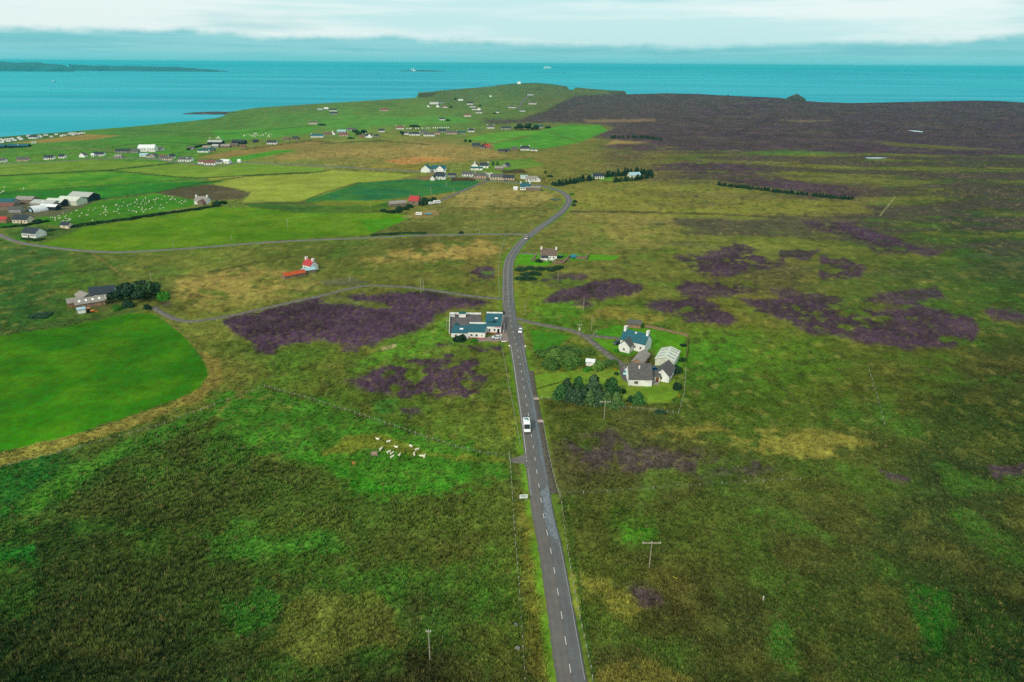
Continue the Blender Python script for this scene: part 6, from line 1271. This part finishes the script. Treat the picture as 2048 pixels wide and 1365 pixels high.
for a in [(1098, 733, 2.6, 8.6, 'mound', 'large rounded shrub at the front, nearest the road'), (1144, 734, 2.8, 8.2, 'mound', 'large rounded shrub at the front, beside the white-roofed hut'), (1120, 730, 2.0, 4.0, 'mound', 'small shrub between the two large front shrubs'), (1110, 716, 2.2, 12, 'mound', 'long shrub in the middle row of the rounded shrubs'), (1140, 718, 2.4, 11, 'mound', 'wide shrub in the middle row behind the hut-side shrub'),
          (1088, 711, 2.0, 6.6, 'mound', 'shrub at the road end of the middle row'), (1112, 702, 2.0, 8, 'mound', 'shrub at the back row, nearest the green bank'), (1138, 705, 2.2, 11, 'mound', 'wide olive shrub in the centre of the back row'), (1166, 708, 2.2, 9, 'mound', 'shrub at the east end of the back row beside the track'), (1164, 727, 2.0, 5, 'mound', 'shrub squeezed behind the white-roofed hut'),
          (1196, 735, 2.0, 8.5, 'mound', 'broad shrub right of the white-roofed hut'), (1176, 742, 1.6, 3.6, 'green', 'small fresh green shrub below the white-roofed hut'), (1218, 728, 1.6, 6, 'mound', 'shrub beside the track below the white house')]: tree(a[0], a[1], a[2] * 1.15, a[3] * 1.28, *a[4:], group=GS, name='shrub', cat='shrub')
for a in [(1232, 741, 1.2, 2.4, 'yellow', 'yellow flowering bush beside the pale blue car'), (1227, 730, 1.0, 2.4, 'yellow', 'yellow flowering bush beside the house track'), (1234, 749, 1.3, 2.8, 'dark', 'dark bush below the yellow bush and pale blue car'), (1358, 795, 2.2, 2.2, 'yellow', 'tall yellow bush at the garden corner'), (1330, 818, 1.0, 1.2, 'yellow', 'tiny yellow shrub by the garden fence'),
          (1354, 777, 2.2, 5.5, 'dark', 'dark shrub along the eastern garden edge'), (1352, 744, 2.6, 7, 'dark', 'large dark shrub between the metal shed and the panel fence'), (1366, 722, 2.0, 4, 'dark', 'dark shrub at the lower end of the panel fence'), (1320, 826, 1.4, 6, 'dark', 'low dark shrub outside the garden fence'), (1366, 692, 1.4, 4, 'dark', 'small dark shrub at the eastern lawn edge'),
          (1287, 655, 1.4, 3, 'green', 'green bush between the brown shed and the panel fence'), (920, 682, 3.0, 7.5, 'dark', 'dark shrub in front of the west end of the inn'), (946, 684, 1.8, 5, 'green', 'green shrub in front of the inn porch'), (1005, 628, 1.6, 3, 'dark', 'small dark bush at the back corner of the inn'), (1236, 703, 1.4, 4, 'green', 'green bush below the dark blue-green car'), (1292, 716, 2.0, 3.4, 'dark', 'dark shrub right of the sandstone byre')]: tree(*a, name='bush', cat='bush')
GF = 'dark trees round the sheltered farm'
for a in [(262, 598, 9.5, 13, 'broad', 'tall dark tree in the middle of the farm trees'), (298, 598, 9.5, 14, 'broad', 'big dark tree at the east of the farm trees'), (239, 604, 7.5, 10, 'broad', 'dark tree overlapping the white farmhouse'), (277, 606, 7.5, 11, 'broad', 'dark tree at the front of the farm trees'), (283, 592, 9.0, 10, 'broad', 'dark tree at the back of the farm trees')]: tree(*a, group=GF)
for a in [(326, 600, 5.0, 7.5, 'green', 'lone grey-green bush east of the farm trees'), (258, 615, 4.0, 8, 'dark', 'dark shrub below the farm trees'), (232, 620, 2.6, 8, 'green', 'green shrub beside the rooflit shed'), (295, 618, 2.6, 6, 'dark', 'shrub at the end of the farm track'), (80, 634, 1.2, 14, 'dark', 'low dark thicket in the rough pasture west of the farm')]: tree(*a, group=GF, name='shrub', cat='shrub')
# bracken bank below the brown-roofed cottage
for a, lb in zip([(1042, 541), (1062, 539), (1082, 540), (1100, 541), (1050, 550), (1070, 549), (1040, 558), (1060, 558), (1116, 537)], ('nearest the road in the top row', 'second from the road in the top row', 'third from the road in the top row', 'fourth from the road in the top row', 'nearer the road in the middle row', 'farther from the road in the middle row', 'nearer the road in the bottom row', 'farther from the road in the bottom row', 'farthest from the road below the tumbled wall')): tree(*a, 1.8, 9.5, 'dark', 'dark bracken clump below the cottage, ' + lb, 'bracken clumps below the cottage', 'bracken_clump', 'bracken')
for a in [(1078, 524, 1.8, 6, 'dark', 'dark shrub in front of the brown-roofed cottage'), (1101, 526, 1.4, 2.4, 'green', 'small green bush at the corner of the tumbled stone wall'), (922, 467, 2.0, 5, 'dark', 'lone dark bush above the side road'), (1150, 405, 2.4, 5, 'dark', 'dark bush on the outside of the road bend'), (1147, 412, 2.4, 5, 'dark', 'second dark bush on the outside of the road bend'), (1144, 390, 2.0, 6, 'green', 'green bush at the top of the road bend'),
          (1110, 400, 1.2, 12, 'grey', 'grey-green thicket inside the road bend'), (1090, 346, 3.0, 4, 'dark', 'lone small dark bush on the dry moor above the bend'), (1100, 354, 2.0, 10, 'dark', 'dark hedge clump behind the house north of the bend')]: tree(*a, name='bush', cat='bush')
for a, lb in zip([(846, 410, 4.5, 9), (858, 407, 4.5, 9), (868, 403, 4, 8), (850, 402, 4, 8)], ('against its east gable', 'left of the smaller caravan', 'behind the caravans', 'at the back corner')): tree(*a, 'dark', 'dark shrub by the bright red-roofed stone house, ' + lb, 'shrubs behind the red-roofed house', 'shrub', 'shrub')
for a, lb in zip([(768, 424, 2.6, 8), (782, 426, 2.6, 9), (796, 425, 3, 9), (810, 420, 3.2, 9), (820, 415, 3, 8), (800, 418, 3, 8)], ('at the far west tip', 'second from the west tip', 'in the middle of the front', 'towards the red-roofed house', 'touching the red-roofed house', 'tight against the byre wall')): tree(*a, 'dark', 'dark shrub in front of the long stone byre, ' + lb, 'shrubs in front of the stone byre', 'shrub', 'shrub')
for a in [(431, 409, 3.5, 9, 'dark', 'dark bush beside the farmhouse below the ploughed field'), (446, 408, 3, 9, 'dark', 'second dark bush beside the farmhouse below the ploughed field'), (422, 410, 2.6, 4, 'yellow', 'yellowish bush at the farmhouse below the ploughed field'),
          (712, 270, 9, 12, 'broad', 'dark tree, western of the pair beside the white gabled house'), (728, 270, 9, 12, 'broad', 'dark tree, eastern of the pair beside the white gabled house'), (720, 272, 7, 14, 'broad', 'lower dark tree in front of the pair beside the white gabled house'), (703, 278, 3, 16, 'dark', 'dark hedge clump below the pink house'), (806, 271, 7, 9, 'broad', 'dark bush at the west end of the terrace row'),
          (1040, 260, 10, 20, 'broad', 'west part of the dark tree clump by the vivid field'), (1056, 260, 12, 24, 'broad', 'centre of the dark tree clump by the vivid field'), (1072, 261, 9, 18, 'broad', 'east part of the dark tree clump by the vivid field'), (1096, 257, 5, 16, 'dark', 'dark bush east of the tree clump by the vivid field'), (940, 285, 5, 6, 'dark', 'dark bush, western of two above the stone house'), (931, 284, 5, 6, 'dark', 'dark bush, eastern of two above the stone house'),
          (972, 292, 4, 14, 'dark', 'dark rounded bush behind the red barn'), (986, 331, 5, 4, 'conifer', 'small dark tree, western of two behind the crossroads'), (995, 331, 5, 4, 'conifer', 'small dark tree, eastern of two behind the crossroads'), (843, 340, 2.5, 8, 'dark', 'dark bush left of the tall gable wing'), (911, 200, 8, 9, 'dark', 'dark bush beside the low bungalow near the headland'), (902, 216, 5, 12, 'dark', 'dark bush east of the north-west farm'),
          (960, 213, 5, 12, 'dark', 'dark bush behind the hilltop hamlet'), (895, 242, 4, 14, 'dark', 'dark bush beside the lone cottage north of the terrace'), (830, 254, 4, 26, 'dark', 'dark hedge behind the red-brown roofed cottage'), (990, 228, 3, 14, 'dark', 'dark hedge beside the tiny hut on the green slope'), (645, 251, 3, 22, 'dark', 'dark hedge beside the cream cottage'), (85, 463, 2, 9, 'dark', 'dark garden shrub beside the side road bungalow'), (105, 462, 1.8, 9, 'dark', 'garden shrub between the side road bungalow and the cream shed'), (72, 443, 1.8, 9, 'dark', 'garden shrub beside the cream bungalow')]: tree(*a)
# shelter belts
def belt(pts, n_, h, wd, label, group, rows=2):
    P = polyline(pts, 1.0)
    for i in range(n_):
        q = P[int((i + random.uniform(.1, .9)) / n_ * (len(P) - 1))]; t = thing('conifer', label, 'tree', q + Vector((random.uniform(-1, 1) * rows, random.uniform(-1, 1) * rows * 2, 0)), random.uniform(0, 360), group)
        t.location.z = float(base_height(t.location.x, t.location.y)); link('crown', random.choice(CROWN['belt']), t, (0, 0, 0), (0, 0, 0), (wd / 2 * random.uniform(.8, 1.3), wd / 2, h * random.uniform(.7, 1.2))); link('trunk', TRUNK, t, (0, 0, 0), (0, 0, 0), (h * .04, h * .04, h * .4))
belt([(1106, 373), (1130, 369), (1160, 364), (1186, 359)], 30, 5.4, 5.5, 'conifer in the shelter belt west of the moor bungalow', 'conifers in the western shelter belt', 3)
belt([(1206, 354), (1230, 352), (1252, 350)], 16, 5.8, 6, 'conifer in the belt just east of the moor bungalow', 'conifers east of the moor bungalow', 3)
belt([(1250, 349), (1280, 349), (1308, 352)], 22, 7, 6, 'conifer behind the pale blue-white shed', 'conifers behind the enclosed shed', 3); belt([(1226, 365), (1250, 363), (1268, 362), (1300, 355)], 24, 5.0, 5.5, 'conifer in front of the pale blue-white shed', 'conifers in front of the enclosed shed', 2)
belt([(1437, 371), (1480, 376), (1540, 383), (1600, 390), (1660, 396), (1706, 400)], 64, 3.4, 5.4, 'conifer in the long shelter belt crossing the eastern moor', 'conifers in the long moor belt', 1.6)
belt([(1220, 276), (1290, 276), (1320, 281)], 16, 4, 9, 'low conifer in the thin belt beyond the vivid field', 'conifers beyond the vivid field', 3)
# field hedge
def hedge(pts, h, wd, label, rgb=(36, 62, 34)):
    P = polyline(pts, .8); n_ = len(P) * 26; k_ = rng.integers(0, len(P), n_); base = np.array([tuple(q) for q in P])[k_]; o0 = base[0].copy() * 0 + np.array(tuple(P[0]))
    ph = rng.uniform(0, math.pi, n_); top = h * (1 + .3 * pnoise(base[:, 0] / 5, base[:, 1] / 5, 81)); pos = base - o0 + np.stack([rng.normal(0, .4, n_), np.cos(ph) * wd / 2, np.sin(ph) * top], 1)
    nr = np.stack([rng.normal(0, .4, n_), np.cos(ph), np.sin(ph)], 1) + rng.standard_normal((n_, 3)) * .3; nr /= np.linalg.norm(nr, axis=1)[:, None]
    o_ = link('hedge', leaf_mesh('hedge', pos, nr, rng.uniform(.3, .55, n_), leaf_cols(n_, rgb)), None, tuple(o0)); return tag(o_, label, 'hedge')
hedge([(140, 456), (200, 447), (260, 440), (320, 430), (380, 422), (440, 413)], 1.7, 2.6, 'long dark hedge between the sheep field and the yellow-green field'); hedge([(5, 457), (45, 453), (70, 449), (95, 444)], 1.3, 2.2, 'dark hedge below the cream bungalow'); hedge([(46, 479), (70, 482), (88, 480)], 1.1, 2.0, 'dark hedge in front of the side road bungalow')
hedge([(850, 467), (800, 468), (745, 472)], 1.0, 3.0, 'dark rushy hedge bank along the side road'); hedge([(375, 301), (398, 294), (410, 291)], 2, 4, 'dark hedge west of the stone steading')

# ================================================================== SHEEP
def sheep_mesh():
    """one skinned figure: deep woolly trunk, neck and head, four jointed legs"""
    J = [((-.45, 0, .62), .25), ((-.15, 0, .64), .30), ((.2, 0, .64), .29), ((.42, 0, .66), .22), ((.58, 0, .78), .13), ((.70, 0, .84), .10), ((.84, 0, .76), .06), ((-.62, 0, .62), .05)]
    E = [(0, 1), (1, 2), (2, 3), (3, 4), (4, 5), (5, 6), (0, 7)]
    for y in (-.14, .14):
        k_ = len(J); J += [((.32, y, .42), .09), ((.34, y, .22), .05), ((.33, y, .02), .04), ((-.36, y, .42), .10), ((-.46, y, .26), .05), ((-.42, y, .02), .04)]; E += [(3, k_), (k_, k_ + 1), (k_ + 1, k_ + 2), (0, k_ + 3), (k_ + 3, k_ + 4), (k_ + 4, k_ + 5)]
        J += [((.66, y * 1.0, .90), .03)]; E += [(5, len(J) - 1)]
    me = bpy.data.meshes.new('sheep'); me.from_pydata([j[0] for j in J], E, []); o_ = bpy.data.objects.new('sheep_tmp', me); COL.objects.link(o_)
    o_.modifiers.new('skin', 'SKIN'); o_.modifiers.new('sub', 'SUBSURF').levels = 1
    for i, j in enumerate(J): me.skin_vertices[0].data[i].radius = (j[1], j[1])
    me.skin_vertices[0].data[1].use_root = True
    dg = bpy.context.evaluated_depsgraph_get(); out_ = bpy.data.meshes.new_from_object(o_.evaluated_get(dg)); bpy.data.objects.remove(o_); out_.name = 'sheep'
    out_.materials.clear(); out_.materials.append(mat('fleece', (236, 228, 204), .95, .08, 6)); out_.polygons.foreach_set('use_smooth', [True] * len(out_.polygons)); return out_
SHEEP = sheep_mesh()
def sheep(px, py, yaw, label, group, sc=1.15): return tag(link('sheep', SHEEP, None, at(px, py, .02), (0, 0, math.radians(yaw)), (sc,) * 3), label, 'sheep', group)
for x, y, a, lb in [(756, 882, 160, 'white sheep at the top of the worn track, farthest north-west'), (777, 887, 20, 'white sheep lying broadside below the top sheep'), (762, 902, 60, 'white sheep just right of the hay feeder'), (793, 898, 170, 'white sheep on the worn brown track'), (822, 896, -40, 'white sheep alone on the green, upper of two on the right'), (834, 903, 35, 'white sheep alone on the green, lower of two on the right'),
                    (777.5, 908, 40, 'white sheep at the top left of the close group of four'), (784, 910.5, 50, 'white sheep in the middle of the close group of four'), (784.5, 917.5, 45, 'white sheep at the bottom of the close group of four'), (799, 914, 75, 'white sheep at the right of the close group of four'), (828.5, 912, 95, 'white sheep facing away on the track end'), (844, 916, 180, 'white sheep on the left of the touching pair'), (849, 916.5, 80, 'white sheep on the right of the touching pair')]: sheep(x, y, a, lb, 'sheep beside the hay feeder', 1.12)
flock = [(400, 404)]
poly = np.array([(85, 437), (165, 417), (320, 390), (370, 396), (380, 408), (250, 436), (140, 450)])
c_ = 0
while c_ < 118:
    gx_, gy_, gs_ = random.choice(((250, 410, 45), (290, 402, 40), (340, 398, 25), (190, 425, 35), (120, 442, 20), (270, 428, 45))); x, y = random.gauss(gx_, gs_), random.gauss(gy_, 9)
    if sdist(poly, np.array([x]), np.array([y]))[0] > 1.0: sheep(x, y, random.uniform(0, 360), 'white sheep grazing in the flock spread over the field by the farm sheds', 'flock in the field by the farm sheds', .95); c_ += 1
for i in range(26): sheep(480 + random.uniform(0, 66), 270 + random.uniform(-2, 6), random.uniform(0, 360), 'white sheep in the far pasture behind the stone steading', 'far sheep behind the stone steading', 1.9)
for i in range(9): sheep(420 + random.uniform(0, 30), 275 + random.uniform(0, 5), random.uniform(0, 360), 'white sheep in the far pasture behind the dark barn', 'far sheep behind the dark barn', 1.9)
for x, y in ((9, 377), (48, 379), (1, 388), (7, 385)): sheep(x, y, random.uniform(0, 360), 'white sheep in the deep green field at the left edge', 'sheep at the left edge', 1.6)
# row of wrapped bales behind the terrace
BALE = MB().rings([(.85, 0), (.98, .12), (1.0, 1.3), (.86, 1.45)], 10).mesh('wrapped_bale', mat('bale_wrap', (228, 232, 226), .4, .05))
for x in (814, 819, 822, 832, 837, 845, 853, 858, 867, 871, 875, 880, 884, 889, 893, 897): tag(link('wrapped_bale', BALE, None, at(x, 258.6 - (x - 814) * .025 + random.uniform(-.2, .2)), (0, 0, 0), (1.25, 1.25, 1.25)), 'white wrapped bale in the row behind the terrace houses', 'bale', 'row of bales behind the terrace')
# hay feeder, lick bucket, rail
p = at(749, 912); t = thing('hay_feeder', 'square reddish-grey hay feeder among the near sheep', 'feeder', p, 10)
MB().box(-.85, .85, -.7, .7, .35, 1.05).build('hay', mat('hay', (176, 140, 116), .95, .25, 4), t)
for x in (-.95, .95):
    for y in (-.8, .8): MB().box(x - .05, x + .05, y - .05, y + .05, -.1, 1.4).build('leg', MATS['galvanised'], t)
for y in (-.8, .8): MB().bar((-.95, y, .5), (.95, y, .5), .04).build('rail', MATS['galvanised'], t); MB().bar((-.95, y, 1.3), (.95, y, 1.3), .04).build('rail', MATS['galvanised'], t)
tag(MB().rings([(.55, 0), (.62, .25), (.55, .5), (.2, .55)], 10).build('feed_tub', mat('orange_tub', (176, 116, 66), .7), None, at(708, 928)), 'round orange-brown feed tub west of the hay feeder', 'tub')
tag(MB().bar((-2, 1.6, .3), (2.0, -1.2, .3), .08).build('fence_rail', M_POST, None, at(728, 873)), 'pale fallen rail lying above the near sheep', 'rail')

# ================================================================== TUSSOCKS
def tussocks(n_, seed):
    r = np.random.default_rng(seed); px_ = r.uniform(-80, 2130, n_); py_ = 640 + (1500 - 640) * r.uniform(0, 1, n_) ** .8
    d = ray(px_, py_); tt_ = -CAM_H / d[:, 2]; x = d[:, 0] * tt_; y = d[:, 1] * tt_
    col, ro, ke, he, dz_, ru = ground_colour(x, y); cl = fbm(x, y, 9, 2, 91)
    ok = (ro > .55) & (ke > .95) & (cl > -.75 + .35 * r.uniform(-1, 1, n_)); x, y, col, he, dz_, ru = x[ok], y[ok], col[ok], he[ok], dz_[ok], ru[ok]; n_ = len(x)
    nb = 9; a = r.uniform(0, 2 * math.pi, (n_, nb)); hgt = r.uniform(.4, .85, (n_, 1)) * r.uniform(.7, 1.2, (n_, nb)) * np.where(he > .4, .6, 1)[:, None] * (1 + .5 * ru + .35 * np.clip(cl[ok], -1, 1))[:, None]; rad = r.uniform(.14, .36, (n_, 1)) * (1 + .7 * ru)[:, None]; wdt = r.uniform(.07, .15, (n_, nb)) * (1 + .5 * ru)[:, None]
    bx = x[:, None] + np.cos(a) * rad * .4; by = y[:, None] + np.sin(a) * rad * .4; z0 = (dz_ - .1)[:, None] + 0 * a
    tx_ = x[:, None] + np.cos(a) * (rad + hgt * .38); ty_ = y[:, None] + np.sin(a) * (rad + hgt * .38); pxn, pyn = -np.sin(a) * wdt, np.cos(a) * wdt
    V_ = np.stack([np.stack([bx - pxn, by - pyn, z0], -1), np.stack([bx + pxn, by + pyn, z0], -1), np.stack([tx_, ty_, z0 + .1 + hgt], -1)], 2).reshape(-1, 3)
    tint = np.where((r.uniform(0, 1, n_) < .05)[:, None], lin((122, 116, 66))[None] * .7, col * r.uniform(.85, 1.35, (n_, 1))); cc = np.clip(np.repeat(tint, nb * 3, 0) * np.repeat(r.uniform(.85, 1.2, n_ * nb), 3)[:, None], .004, .6)
    return array_mesh('tussock_grass', V_, np.arange(len(V_)).reshape(-1, 3), M_LEAF, cc)
tag(link('tussock_grass', tussocks(100000, 5)), 'rushes, tussock grass and heather stems over the near moor', 'grass', kind='stuff')

# ================================================================== AIR
hz = MB().box(-54000, 54000, -54000, 54000, SEA - 1.5, 150).build('haze', None); tag(hz, 'thin sea haze', kind='stuff')
hm = bpy.data.materials.new('haze_air'); hm.use_nodes = True; ht = hm.node_tree; ht.nodes.clear(); ho = ht.nodes.new('ShaderNodeOutputMaterial'); pv = ht.nodes.new('ShaderNodeVolumePrincipled')
pv.inputs['Color'].default_value = (.06, .84, .95, 1); pv.inputs['Density'].default_value = 3.6e-5; pv.inputs['Anisotropy'].default_value = 0.2
ht.links.new(pv.outputs[0], ho.inputs['Volume']); hz.data.materials.append(hm)
